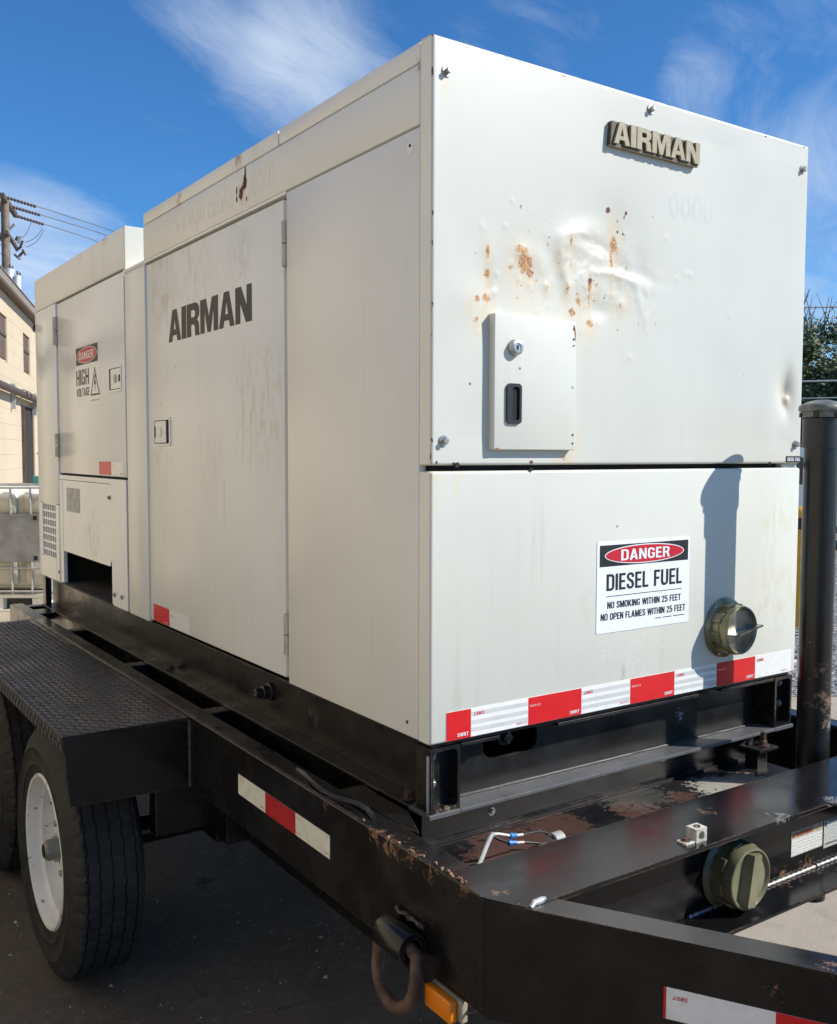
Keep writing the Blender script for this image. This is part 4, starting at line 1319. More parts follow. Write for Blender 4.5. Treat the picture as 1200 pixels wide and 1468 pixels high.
def latch(parent, y0, y1, z0, z1, x, dark_right, mm):
    # flush paddle latch: raised bezel, paddle and button, finger slot on one side
    bz = MB().prism(rrect(-y1, -y0, z0, z1, .010), side(.0004, x), holes=[list(reversed(rrect(-y1 + .010, -y0 - .010, z0 + .008, z1 - .008, .006)))], n=(-1, 0, 0), h=.003)
    lt = obj('latch', bz, mm, parent, 40)
    obj('latch_slot', MB().prism(rect(-y1 + .010, -y0 - .010, z0 + .008, z1 - .008), side(.0006, x)), m_gap, lt)
    a, b2 = -y1 + .016, -y0 - .014
    if dark_right:
        b2 -= (y1 - y0) * .16
        out = [(a, z0 + .011), (b2, z0 + .011), (b2, z1 - .011), (a, z1 - .011), (a, z1 - .028), (a + .010, z1 - .028), (a + .010, z0 + .028), (a, z0 + .028)]
    else:
        a += .012
        out = [(a, z0 + .011), (b2, z0 + .011), (b2, z0 + .036), (b2 - .022, z0 + .036), (b2 - .022, z1 - .036), (b2, z1 - .036), (b2, z1 - .011), (a, z1 - .011)]
    obj('latch_paddle', MB().prism(out, side(.0010, x), n=(-1, 0, 0), h=.0015), mm, lt, 40)
    cy = -(a + b2) / 2
    obj('latch_button', MB().lathe([(0, .0045), (.013, .0042), (.016, .003), (.017, 0), (0, 0)], (x - .0022, cy, (z0 + z1) / 2), (-1, 0, 0), 20), m_ghost2 if dark_right else m_dull, lt, 40)


latch(door, 1.515, 1.682, 1.660, 1.755, DX, True, m_door)

LET = {}
def w_(pts, w):
    return [(p[0] * w, p[1]) for p in pts]


LET['A'] = (1.16, [(0, 0), (.34, 1), (.66, 1), (1, 0), (.715, 0), (.66, .19), (.34, .19), (.285, 0)], [[(.40, .37), (.5, .74), (.60, .37)]])
LET['I'] = (.40, [(0, 0), (0, 1), (1, 1), (1, 0)], [])
LET['R'] = (1.10, [(0, 0), (0, 1), (.68, 1), (.86, .95), (.96, .84), (.98, .70), (.94, .57), (.80, .47), (.91, .40), (.95, .28), (.96, .10), (1.0, 0), (.67, 0), (.645, .12), (.64, .25), (.60, .33), (.53, .355), (.33, .355), (.33, 0)], [[(.33, .57), (.58, .57), (.65, .61), (.67, .68), (.65, .75), (.58, .79), (.33, .79)]])
LET['M'] = (1.42, [(0, 0), (0, 1), (.33, 1), (.5, .44), (.67, 1), (1, 1), (1, 0), (.76, 0), (.76, .70), (.59, 0), (.41, 0), (.24, .70), (.24, 0)], [])
LET['N'] = (1.14, [(0, 0), (0, 1), (.35, 1), (.70, .44), (.70, 1), (1, 1), (1, 0), (.65, 0), (.30, .56), (.30, 0)], [])


def wordmark(mb_, word, u0, u1, v0, v1, P, n, h):
    gap = .075
    tw = sum(LET[c_][0] for c_ in word) + gap * (len(word) - 1)
    k = (u1 - u0) / tw
    u = u0
    for c_ in word:
        w, out, holes = LET[c_]
        f = lambda p: (u + p[0] * w * k, v0 + p[1] * (v1 - v0))
        mb_.prism([f(p) for p in out], P, holes=[[f(p) for p in h_] for h_ in holes], n=n, h=h)
        u += (w + gap) * k
    return mb_


obj('wordmark', wordmark(MB(), 'AIRMAN', -1.522, -.868, 2.000, 2.102, side(.0002, DX), (-1, 0, 0), .0008), m_ink, door)
# tape on the door
tp1 = obj('reflective_tape', MB().prism(rect(-1.71, -1.36, 1.050, 1.108), side(.0004, DX), n=(-1, 0, 0), h=.0004), m_door, door)
obj('red_segment', MB().prism(rect(-1.709, -1.549, 1.050, 1.108), side(.0010, DX)), m_redtape, tp1)
obj('tape_print', put_text(put_text(MB(), 'SWRT', -1.600, 1.053, .040, .007, side(.0015, DX)), 'DOT-C2', -1.70, 1.094, .03, .004, side(.0015, DX)), m_whitetape, tp1)
obj('tape_print', put_text(MB(), 'DOT-C2', -1.535, 1.086, .032, .005, side(.0012, DX)), m_redprint, tp1)
# faded web address on the fascia and its paint scar
for body, u0, ww in (('www.po', -1.43, .245), ('table', -1.165, .19), ('.com', -.875, .165)):
    obj('faded_lettering', put_text(MB(), body, u0, 2.328 + (0 if 'p' not in body else -.014), ww, .064 if 'p' not in body else .066, side(.0013, 0), .02), m_ghost, fas)
m_scar = simple('rusty_paint_scar', (.10, .045, .03), .8, var=.5, vs=60)
m_scarw = simple('bare_primer_chip', (.72, .70, .66), .5, var=.1)
def rag(cx, cy, rx, ry, sd, n=18, am=.3):
    g = random.Random(sd)
    return [(cx + rx * cos(2 * pi * i / n) * (1 + g.uniform(-am, am)), cy + ry * sin(2 * pi * i / n) * (1 + g.uniform(-am, am))) for i in range(n)]


sc = obj('paint_chip', MB().prism(rag(-.925, 2.352, .028, .028, 3), side(.0014, 0)).prism(rag(-.895, 2.374, .016, .022, 9), side(.0014, 0)), m_scarw, fas)
obj('rust_scar', MB().prism(rag(-.918, 2.352, .013, .017, 5), side(.0018, 0)).prism(rag(-.891, 2.376, .011, .020, 6), side(.0018, 0)).prism(rag(-.888, 2.400, .004, .022, 7), side(.0018, 0)).prism(rag(-.946, 2.366, .005, .010, 8), side(.0018, 0)).prism(rag(-.946, 2.342, .005, .009, 11), side(.0018, 0)).prism(rag(-.882, 2.330, .004, .006, 12), side(.0018, 0)), m_scar, sc)

# front corner strips on the side
obj('corner_strip', MB().box(0, .03, .0005, .0, 0, 0) if False else MB().box(-.0004, .012, .004, .0425, ZS + .0075, ZT - .002, .002), m_lifted, G)
obj('corner_strip', MB().box(-.0004, .012, .004, .0425, ZB + .001, ZS - .0075, .002), m_lifted, G)
# column between door and rear bay
sp('column_panel', 1.7445, 1.963, ZB + .001, 2.300, m_lifted)
obj('recess_floor', MB().box(.0, GW - .022, 1.747, 1.985, 2.283, 2.3045, .002), m_lifted_roof, G)
obj('recess_wall', MB().box(.0006, GW - .022, 1.957, 1.985, 2.306, ZT - .0005, .002), m_front_lo, G)
obj('recess_wall', MB().box(.0215, GW - .022, 1.735, 1.7465, 2.306, ZT - .003, .002), m_lifted, G)
# rear bay
sp('rear_fascia', 1.9645, GL - .021, 2.3135, ZT, m_lifted_roof)
obj('rear_corner_strip', MB().box(-.0006, .02, GL - .0195, GL + .0004, ZB, ZT - .001, .003), m_lifted, G)
rdoor = sp('rear_door', 1.990, 2.958, 1.543, 2.305, m_rear, .004)
for (za, zb) in ((2.121, 2.245), (1.615, 1.721)):
    hz = (za + zb) / 2
    obj('hinge', MB().cyl((-.002, 2.966, za), (-.002, 2.966, hz - .002), .013, 12).cyl((-.002, 2.966, hz + .002), (-.002, 2.966, zb), .013, 12), m_dull, rdoor, 40)
latch(rdoor, 2.026, 2.186, 1.868, 1.966, .004, False, m_rear)
sp('rear_strip', 2.976, GL - .021, 1.396, 2.311, m_rear)
sp('rear_strip', 2.976, 3.045, ZB + .001, 1.3945, m_rear)
obj('rear_strip', MB().box(0, SD, 3.0455, GL - .021, ZB + .001, 1.136, .002), m_rear, G)
obj('rear_strip', MB().box(0, SD, 3.298, GL - .021, 1.1365, 1.3945, .002), m_rear, G)
vg = MB()
for i in range(8):
    z = 1.1365 + (1.3945 - 1.1365) * i / 7
    vg.box(.003, .012, 3.046, 3.2975, z - .005, z + .005)
for i in range(7):
    y = 3.046 + (3.2975 - 3.046) * i / 6
    vg.box(.004, .011, y - .0055, y + .0055, 1.137, 1.394)
ve = obj('vent_grille', vg, m_rear, G)
obj('vent_louvre', MB().box(.0115, .0135, 3.05, 3.295, 1.14, 1.39), m_int, ve)
lp = obj('lower_rear_panel', MB().prism([(-2.918, 1.190), (-2.918, 1.512), (-2.188, 1.512), (-2.188, 1.215), (-2.215, 1.188)], side(0, .004), n=(1, 0, 0), h=.016), m_rear, G)
obj('faded_placard', MB().prism(rect(-2.852, -2.636, 1.374, 1.480), side(.0006, .004)), m_greyplate, lp)
obj('right_rear_strip', MB().box(.002, SD, 1.990, 2.183, ZB + .001, 1.534, .002), m_rear, G)
obj('rear_rail', MB().box(.003, SD, 2.1845, 2.9745, 1.514, 1.534, .002), m_rear, G)
obj('rear_jamb', MB().box(.003, SD, 2.9225, 2.9745, ZB + .001, 1.5125, .002), m_rear, G)
for (y, z) in ((2.055, 1.085), (2.15, 1.083), (2.99, 1.085), (2.20, 1.46)):
    obj('screw', MB().hexbolt((.001, y, z), (-1, 0, 0), .006, .007), m_dull, G, 30)
for (y, z, r_) in ((GL + .002, 2.24, .022), (GL + .002, 1.86, .008), (GL + .002, 1.63, .008)):
    obj('rear_stud', MB().cyl((.010, y - .004, z), (.010, y + .026, z), r_, 10), m_blkplast, G)
# high voltage sign
hv = obj('danger_label', MB().prism(rect(-2.662, -2.305, 1.83, 2.085), side(.0003, .004), n=(-1, 0, 0), h=.0003), m_rear, rdoor)
hv_p = MB().prism(rect(-2.652, -2.330, 2.003, 2.076), side(.0010, .004))
obj('label_print', hv_p, m_ink, hv)
obj('label_print', MB().prism(ellipse(-2.491, 2.0395, .150, .033), side(.0014, .004)), m_whitetape, hv)
obj('label_print', MB().prism(ellipse(-2.491, 2.0395, .144, .0305), side(.0018, .004)), m_redprint, hv)
obj('label_print', block_text(MB(), 'DANGER', -2.598, 2.024, .214, .031, side(.0022, .004), (-1, 0, 0)), m_whitetape, hv)
tx = MB()
block_text(tx, 'HIGH', -2.652, 1.918, .190, .066, side(.0010, .004), (-1, 0, 0))
block_text(tx, 'VOLTAGE', -2.650, 1.872, .192, .034, side(.0010, .004), (-1, 0, 0))
tri = [(-2.44, 1.868), (-2.31, 1.868), (-2.375, 1.985)]
tri2 = [(-2.425, 1.875), (-2.375, 1.970), (-2.325, 1.875)]
tx.prism(tri, side(.0010, .004), holes=[tri2])
tx.prism([(-2.378, 1.952), (-2.360, 1.952), (-2.372, 1.925), (-2.360, 1.925), (-2.380, 1.880), (-2.374, 1.912), (-2.388, 1.912)], side(.0010, .004))
put_text(tx, 'HIGH VOLTAGE', -2.43, 1.846, .115, .006, side(.0010, .004))
obj('label_print', tx, m_ink, hv)
rt1 = obj('reflective_tape', MB().prism(rect(-2.337, -2.022, 1.548, 1.601), side(.0003, .004), n=(-1, 0, 0), h=.0004), m_whitetape, rdoor)
obj('red_segment', MB().prism(rect(-2.337, -2.175, 1.549, 1.601), side(.0010, .004)), m_redtape, rt1)
obj('tape_print', put_text(put_text(MB(), 'DOT-C2', -2.155, 1.583, .03, .005, side(.0012, .004)), 'SWRT', -2.06, 1.553, .033, .006, side(.0012, .004)), m_redprint, rt1)

# --- front fittings
for (x, z) in ((.034, 2.397), (.62, 2.439), (1.207, 2.398), (.030, 1.664), (1.209, 1.665)):
    bo = obj('panel_bolt', MB().hexbolt((x, -.0005, z), (0, -1, 0), .0066, .0125), m_steel, G, 30)
    obj('washer', MB().lathe([(0, 0), (.0115, 0), (.0115, .002), (0, .002)], (x, -.0002, z), (0, -1, 0), 20), m_dull, bo, 30)
bd = obj('name_badge', MB().prism([(.480, 2.332), (.484, 2.385), (.778, 2.385), (.776, 2.332)], lambda u, v: (u, .004, v), n=(0, -1, 0), h=.015), m_badge, G)
obj('badge_letters', wordmark(MB(), 'AIRMAN', .4865, .7755, 2.3355, 2.3845, lambda u, v: (u, -.011, v), (0, -1, 0), .006), m_badgel, bd)
obj('badge_rim', MB().box(.480, .777, -.0105, -.004, 2.3300, 2.3335, .0008), m_badgel, bd)
# access door with lock and pull
ad = obj('access_door', MB().box(.148, .3785, -.0165, .006, 1.6460, 1.930, .0025, 3), m_front_lo, G, 40, label='small raised white access door with lock and black pull')
lk = obj('lock', MB().lathe([(0, .012), (.0085, .012), (.0085, .0135), (.0130, .0135), (.0155, .012), (.0175, .004), (.0175, 0), (0, 0)], (.201, -.0165, 1.861), (0, -1, 0), 28), m_steel, ad, 40)
obj('keyhole', MB().box(.1998, .2022, -.0300, -.0288, 1.8565, 1.8655), m_gap, lk)
fr_ = rrect(.1795, .2195, 1.701, 1.786, .009, 4)
ho = list(reversed(rrect(.194, .2135, 1.709, 1.779, .006, 4)))
pull = obj('pull_handle', MB().prism(fr_, lambda u, v: (u, -.016, v), holes=[ho], n=(0, -1, 0), h=.0055), m_blkplast, ad, 40)
obj('pull_recess', MB().prism(rect(.192, .2145, 1.707, 1.781), lambda u, v: (u, -.0170, v)), m_gap, pull)
for z in (1.912, 1.890, 1.680, 1.661):
    obj('rivet_hole', MB().lathe([(0, 0), (.0028, 0), (.0028, .0005), (0, .0005)], (.3710, -.0166, z), (0, -1, 0), 10), m_scar, ad)
obj('rivet_hole', MB().lathe([(0, 0), (.003, 0), (.003, .0005), (0, .0005)], (.3695, -.0166, 1.785), (0, -1, 0), 10), m_dull, ad)
obj('rust_edge', MB().prism([(.368, 1.922), (.374, 1.918), (.3768, 1.902), (.3768, 1.882), (.3748, 1.897), (.371, 1.915)], lambda u, v: (u, -.0170, v)).prism([(.367, 1.876), (.374, 1.879), (.3745, 1.876), (.368, 1.873)], lambda u, v: (u, -.0170, v)).prism([(.152, 1.6475), (.166, 1.6475), (.160, 1.650), (.153, 1.651)], lambda u, v: (u, -.0170, v)), simple('orange_rust', (.30, .13, .045), .85, var=.4, vs=150), ad)
obj('latch_nub', MB().cyl((.265, .002, 1.6035), (.265, -.002, 1.6035), .004, 12), m_blkplast, G)
obj('latch_nub', MB().cyl((.065, .004, 1.6150), (.065, -.002, 1.6150), .0055, 12), m_blkplast, G)
obj('latch_nub', MB().cyl((1.10, .002, 1.6150), (1.10, -.002, 1.6150), .0035, 12), m_blkplast, G)
# small fuel tag
tg = obj('fuel_tag', MB().box(1.170, 1.233, -.0016, .001, 1.6165, 1.6335), m_blackink, G)
obj('tag_print', block_text(MB(), 'DIESEL FUEL', 1.1735, 1.6205, .056, .0090, front(.0022), (0, -1, 0)), m_sign, tg)
# danger diesel fuel sign
dz0, dz1, dx0, dx1 = 1.2205, 1.4345, .4675, .7865
ds = obj('danger_sign', MB().box(dx0, dx1, -.0012, .001, dz0, dz1), m_sign, G, label='white sign with black and red DANGER DIESEL FUEL print')
obj('sign_print', MB().prism(rect(.4755, .7800, 1.3765, 1.4265), front(.0016)), m_blackink, ds)
obj('sign_print', MB().prism(ellipse(.6275, 1.4015, .1365, .0228), front(.0020)), m_sign, ds)
obj('sign_print', MB().prism(ellipse(.6275, 1.4015, .1335, .0205), front(.0024)), m_redprint, ds)
obj('sign_print', block_text(MB(), 'DANGER', .5440, 1.3885, .1680, .0255, front(.0028), (0, -1, 0)), m_sign, ds)
sx_ = MB()
block_text(sx_, 'DIESEL FUEL', .4985, 1.3195, .2600, .0390, front(.0018), (0, -1, 0))
sx_.prism(rect(.4985, .7590, 1.3055, 1.3070), front(.0018))
block_text(sx_, 'NO SMOKING WITHIN 25 FEET', .5020, 1.2775, .2540, .0160, front(.0018), (0, -1, 0))
block_text(sx_, 'NO OPEN FLAMES WITHIN 25 FEET', .4810, 1.2505, .2920, .0160, front(.0018), (0, -1, 0))
for (u0, ww) in ((.665, .022), (.692, .032), (.730, .018), (.750, .020)):
    sx_.prism(rect(u0, u0 + ww, 1.2395, 1.2413), front(.0018))
obj('sign_print', sx_, m_blackink, ds)
# ghosts of removed lettering
gh = MB()
put_text(gh, '0008', .695, 2.205, .158, .060, on_panel(.00012), .004)
go = obj('faded_lettering', gh, simple('ghost_number', (.575, .585, .535), .42, var=.03), pan_u)
gl_ = MB()
put_text(gl_, 'POWER & HVAC', .486, 1.150, .30, .032, front(.00012), -.01)
m_gc = simple('ghost_company_lettering', (.605, .608, .545), .5, var=.06)
obj('faded_lettering', gl_, m_gc, pan_l)
obj('faded_lettering', put_text(MB(), 'SERV', .565, 1.112, .10, .028, front(.00012), -.01), m_gc, pan_l)
obj('faded_line', MB().prism(rect(.475, .77, 1.196, 1.1970), front(.00012)), m_gc, pan_l)
# reflective tape along the bottom
ft = obj('reflective_tape', MB().box(.0405, 1.2135, -.0010, .001, 1.0405, 1.1005), m_whitetape, G)
reds = ((.0408, .1045), (.2635, .4235), (.5835, .7390), (.9000, 1.0570))
for a, b2 in reds:
    obj('red_segment', MB().prism(rect(a, b2, 1.0402, 1.1008), front(.0014)), m_redtape, ft)
    obj('tape_print', block_text(MB(), 'SWRT', b2 - .036, 1.0455, .029, .0075, front(.0020), (0, -1, 0)), m_whitetape, ft)
    if b2 - a > .1:
        obj('tape_print', put_text(MB(), 'DOT-C2', a + .005, 1.0800, .030, .0042, front(.0020)), m_whitetape, ft)
    # inverted print of the next white segment
    obj('tape_print', block_text(MB(), 'SWRT', 0, 0, .029, .0075, lambda u, v, b2=b2: (b2 + .036 - u, -.0014, 1.0920 - v), (0, -1, 0)), m_redprint, ft)
    obj('tape_print', put_text(MB(), 'DOT-C2', min(b2 + .127, 1.172), 1.0450, .028, .0045, front(.0014)), m_redprint, ft)
m_hatch = simple('tape_honeycomb_hatch', (.58, .585, .58), .3, var=.05)
for (a, b2) in ((.106, .262), (.425, .582), (.7405, .8985)):
    for z in (1.050, 1.066, 1.084):
        obj('tape_hatch', MB().prism([(a, z), (b2, z - .0005), (b2, z + .0085), (a, z + .009)], front(.0012)), m_hatch, ft)


# fuel filler caps
def filler(parent, c, R, prot, facem, bodym, wing, label):
    c = Vector(c)
    f = obj('fuel_filler', MB().lathe([(0, 0), (R, 0), (R * 1.02, .004), (R * .95, .010), (R * .80, .012), (R * .78, prot * .55), (0, prot * .55)], c, (0, -1, 0), 40), bodym, parent, 40, label=label)
    for k in range(8):
        a = 2 * pi * k / 8 + .25
        d = Vector((cos(a), 0, sin(a)))
        obj('filler_tab', MB().obox(c + d * R * .80 + Vector((0, -prot * .38, 0)), d, (0, 1, 0), d.cross(Vector((0, 1, 0))), .006, prot * .26, R * .17, .002), bodym, f)
    for k in range(3):
        a = 2 * pi * k / 3 + 2.2
        obj('screw', MB().lathe([(0, .004), (.004, .003), (.005, 0), (0, 0)], c + Vector((cos(a) * R * .92, -.008, sin(a) * R * .92)), (0, -1, 0), 10), m_steel, f)
    Rf = R * .80
    cap_ = obj('filler_cap', MB().lathe([(0, prot * .5), (Rf, prot * .5), (Rf * 1.05, prot * .58), (Rf * 1.05, prot * .80), (Rf, prot * .98), (Rf * .95, prot), (Rf * .90, prot * .96), (Rf * .86, prot * .90), (0, prot * .90)], c, (0, -1, 0), 48), bodym, f, 40)
    if wing == 'flat':
        obj('cap_face', MB().lathe([(0, prot * .905), (Rf * .855, prot * .905), (Rf * .855, prot * .90), (0, prot * .89)], c, (0, -1, 0), 48), facem, cap_)
        d = Vector((.985, 0, .17)).normalized()
        n_ = Vector((-.17, 0, .985)).normalized()
        obj('cap_wing', MB().prism([(-Rf * .84, 0), (Rf * .84, 0), (Rf * .98, .020), (Rf * .94, .026), (-Rf * .60, .026), (-Rf * .78, .016)], lambda u, v: c + d * u + Vector((0, -prot * .90 - v, 0)) - n_ * .0015, n=n_, h=.004), facem, cap_)
    else:
        d = Vector((.18, 0, .98)).normalized()
        n_ = Vector((.98, 0, -.18)).normalized()
        obj('cap_grip', MB().prism([(-.022, 0), (-.016, .018), (.008, .018), (.020, 0)], lambda u, v: c + n_ * u + Vector((0, -prot * .90 - v, 0)) - d * Rf * .84, n=d, h=Rf * 1.68), bodym, cap_)
    return f


filler(G, (.925, -.0005, 1.192), .076, .058, m_olive_face, m_olive, 'flat', 'round olive fuel filler with a metal winged cap')
obj('side_latch', MB().obox((GW + .012, .03, 1.055), (1, 0, 0), (0, 1, 0), (0, 0, 1), .016, .02, .010, .005), m_dull, G)

# ------------------------------------------------------------------ the trailer
T = empty('flatbed_trailer', (GW / 2, 1.2, 0), 'black steel tandem axle trailer with tread plate fender carrying the white generator', 'trailer')
ZR, ZL = .890, .684
XL = -.134
XR = GW + .134
for k in (0, 1):
    mx = (lambda x: x) if k == 0 else (lambda x: GW - x)
    def bx(a, b2, *r):
        return MB().box(min(mx(a), mx(b2)), max(mx(a), mx(b2)), *r)
    rl = bx(XL, XL + .007, -.352, 3.42, ZL, ZR, .0025)
    q = bx(XL + .0072, -.075, -.239, 3.42, ZR - .009, ZR - .0005, .002)
    rl.add(q.v, q.f)
    q = bx(XL + .0072, -.075, -.30, 3.42, ZL + .0005, ZL + .009, .002)
    rl.add(q.v, q.f)
    rail = obj('side_rail', rl, m_blk, T)
    # tongue beam
    P0 = Vector((mx(-.134), -.353, 0))
    dd = Vector((.515 if k == 0 else -.515, -.857, 0)).normalized()
    nn = Vector((dd.y, -dd.x, 0)) if k == 0 else Vector((-dd.y, dd.x, 0))   # outwards
    if (k == 0) == (nn.x > 0):
        nn = -nn
    Lt = 1.46
    def tq(s, inn, z, P0=P0, dd=dd, nn=nn):
        return P0 + dd * s - nn * inn + Vector((0, 0, z))
    tb = MB().prism([(0, ZL), (Lt, ZL), (Lt, ZR - .0015), (0, ZR - .0015)], lambda s, z: tq(s, 0, z), n=-nn, h=.008)
    s0 = .078
    tb.prism([(s0, .0085), (Lt, .0085), (Lt, .056), (s0 + .02, .056)], lambda s, i: tq(s, i, ZR - .0105), n=(0, 0, 1), h=.0085)
    tb.prism([(.02, .0085), (Lt, .0085), (Lt, .056), (.05, .056)], lambda s, i: tq(s, i, ZL + .001), n=(0, 0, 1), h=.0085)
    tong = obj('tongue_beam', tb, m_blk, T)
    obj('weld_bead', MB().tube([tq(-.004, .001, ZL + .01 + .02 * i) for i in range(11)], .005, 6), m_blk, tong, 50)
    if k == 0:
        rail_l, tongue_l, tql = rail, tong, tq
        t_n, t_d = nn, dd
xm = obj('front_crossmember', MB().prism([(XL + .001, -.238), (XL + .001, -.350), (-.095, -.4165), (GW + .095, -.4165), (XR - .001, -.350), (XR - .001, -.238)], lambda u, v: (u, v, ZR - .009), n=(0, 0, 1), h=.0093), m_blk2, T)
obj('crossmember_web', MB().box(-.05, GW + .05, -.337, -.329, ZL + .010, ZR - .0095), m_blk2, xm)
obj('crossmember_flange', MB().box(-.02, GW + .02, -.424, -.3375, ZL + .0105, ZL + .0190, .002), m_blk2, xm)
g1 = random.Random(4)
def bead(xa, xb):
    n = int((xb - xa) / .006)
    return MB().tube([(xa + (xb - xa) * i / n, -.3405, ZL + .0215) for i in range(n + 1)], [.0040 + .0012 * sin(i * 2.1) for i in range(n + 1)], 8)
for (xa, xb, mm) in ((.40, .47, m_weld), (.475, .83, m_dull), (.835, 1.02, m_weld)):
    obj('weld_bead', bead(xa, xb), mm, xm, 50)
obj('weld_bead', MB().tube([(-.088, -.418, ZR - .002), (-.075, -.412, ZR + .001), (-.060, -.413, ZR + .0015), (-.048, -.408, ZR)], [.004, .006, .0065, .004], 8), m_weld, xm, 50)
obj('bolt_hole', MB().lathe([(0, 0), (.010, 0), (.010, .0006), (0, .0006)], (.86, -.385, ZL + .0191), (0, 0, 1), 16).lathe([(0.0105, 0), (.0125, 0), (.0125, .0008), (.0105, .0008)], (.86, -.385, ZL + .0191), (0, 0, 1), 16), m_gap, xm)
dk = obj('deck_plate', MB().box(-.03, 1.125, -.327, .45, .793, .800, .002), m_deck, T)
for (x, y, s_) in ((1.07, -.012, 1), ):
    br_ = obj('mount_bracket', MB().box(x - .045, x + .032, y - .035, y + .04, .853, .861, .001).prism([(0, 0), (.05, 0), (.062, .022), (.04, .022)], lambda u, v: (x - .055 + u, y + .02, .8615 + v * .9), n=(0, 1, 0), h=.006), m_skid, T)
    obj('mount_stem', MB().box(x - .02, x + .02, y - .01, y + .03, .8005, .8525), m_blk, br_)
    obj('bolt', MB().hexbolt((x + .003, y - .008, .861), (0, 0, 1), .011, .014).cyl((x + .003, y - .008, .87), (x + .003, y - .008, .897), .007, 12), m_ringrust, br_, 30)
sb = MB().box(.02, 1.15, .058, .066, .8005, .8792).box(.02, 1.15, .046, .0575, .8005, .8065, .001).box(.02, .09, .0665, 3.3, .8005, .8792).box(GW - .09, GW - .02, .0665, 3.3, .8005, .8792)
sf = obj('sub_frame', sb, m_blk, T)
obj('bolt', MB().hexbolt((.21, .058, .838), (0, -1, 0), .006, .006), m_steel, sf, 30)
obj('bolt', MB().hexbolt((.77, .058, .858), (0, -1, 0), .005, .006), m_steel, sf, 30)
for y in (.24, 1.06, 1.80, 2.60, 3.38):
    obj('cross_member', MB().box(XL + .008, XR - .008, y - .03, y + .03, ZR - .085, ZR - .0105, .003), m_blk, T)
obj('deck_floor', MB().box(XL + .01, XR - .01, .46, 3.34, ZL + .012, ZL + .02), m_gap, T)
# gusset plates and cable inside the rail gap
obj('rail_gusset', MB().prism([(-.073, .20), (-.073, -.02), (-.066, -.06), (-.020, .05), (-.020, .22)], lambda u, v: (u, v, ZR - .006), n=(0, 0, 1), h=.005), m_blk, T)
obj('wire_loom', MB().tube([(-.105 + .012 * sin(i * .9), .05 + .04 * i, ZR + .004 + .003 * sin(i * 1.3)) for i in range(10)] + [(-.06, .44, ZR - .02), (-.05, .5, ZR - .06)], .006, 7), m_blkplast, T, 50)
obj('wire_loom', MB().tube([(-.05 + .012 * sin(i * .7), .45 + .12 * i, ZR - .075) for i in range(22)], .012, 7), m_blkplast, T, 50)
obj('red_lamp', MB().obox((-.01, 1.16, .84), (1, 0, 0), (0, 1, 0), (0, 0, 1), .014, .02, .014, .006), simple('faded_red_plastic', (.30, .10, .08), .5), T)

# fender
FX0, FX1, FY0, FY1 = -.486, XL - .002, 1.004, 2.945
fe = obj('fender', MB().box(FX0, FX1, FY0, FY1, ZR - .0085, ZR - .004, .001).box(FX0 - .0005, FX0 + .004, FY0, FY1, ZR - .048, ZR - .0088, .001), m_tread, T)
lug = MB()
def lugat(cx, cy, ang, top=True, L=.0150, w=.0046, h=.0022):
    c_, s_ = cos(ang), sin(ang)
    pts = [(-L, 0, 0), (0, -w, 0), (L, 0, 0), (0, w, 0), (-L * .55, 0, h), (L * .55, 0, h)]
    out = []
    for (a, b2, hh) in pts:
        u, v = a * c_ - b2 * s_, a * s_ + b2 * c_
        out.append((cx + u, cy + v, ZR - .0041 + hh) if top else (FX0 - .0004 - hh, cy + v, cx + u))
    lug.add(out, [(0, 1, 4), (4, 1, 5), (5, 1, 2), (2, 3, 5), (5, 3, 4), (4, 3, 0)])
PT = .0205
ny_ = int((FY1 - FY0 - .02) / PT)
nx_ = int((FX1 - FX0 - .012) / PT)
for i in range(ny_):
    for j in range(nx_):
        lugat(FX0 + .012 + j * PT, FY0 + .012 + i * PT, radians(45 if (i + j) % 2 else -45))
    for j in range(2):
        lugat(ZR - .018 - j * PT * .9, FY0 + .012 + i * PT, radians(45 if (i + j) % 2 else -45), False)
obj('tread_lugs', lug, m_lug, fe, fix=True, kind='stuff')
obj('fender_front', MB().prism([(FX0 + .0005, ZR - .0095), (FX1, ZR - .0095), (FX1, ZL + .002), (FX0 + .018, ZL + .008)], lambda u, v: (u, FY0 - .001, v), n=(0, 1, 0), h=.005), m_blk, fe)
obj('fender_rear', MB().prism([(FX0 + .0005, ZR - .0095), (FX1, ZR - .0095), (FX1, ZL + .002), (FX0 + .018, ZL + .008)], lambda u, v: (u, FY1 - .004, v), n=(0, 1, 0), h=.005), m_blk, fe)
obj('weld_bead', MB().tube([(FX1 + .0005, FY0 - .002, ZL + .002 + .012 * i) for i in range(17)], [.0038 + .001 * sin(i * 2) for i in range(17)], 6), simple('dusty_weld', (.075, .068, .055), .6, var=.5, vs=60), fe, 50)
obj('fuel_tank', MB().box(.10, GW - .10, .12, 2.4, .42, .675, .012), m_blk, T)
obj('tail_step', MB().box(-.10, -.002, 3.06, 3.20, ZR - .03, ZR - .002, .004), m_blk, T)

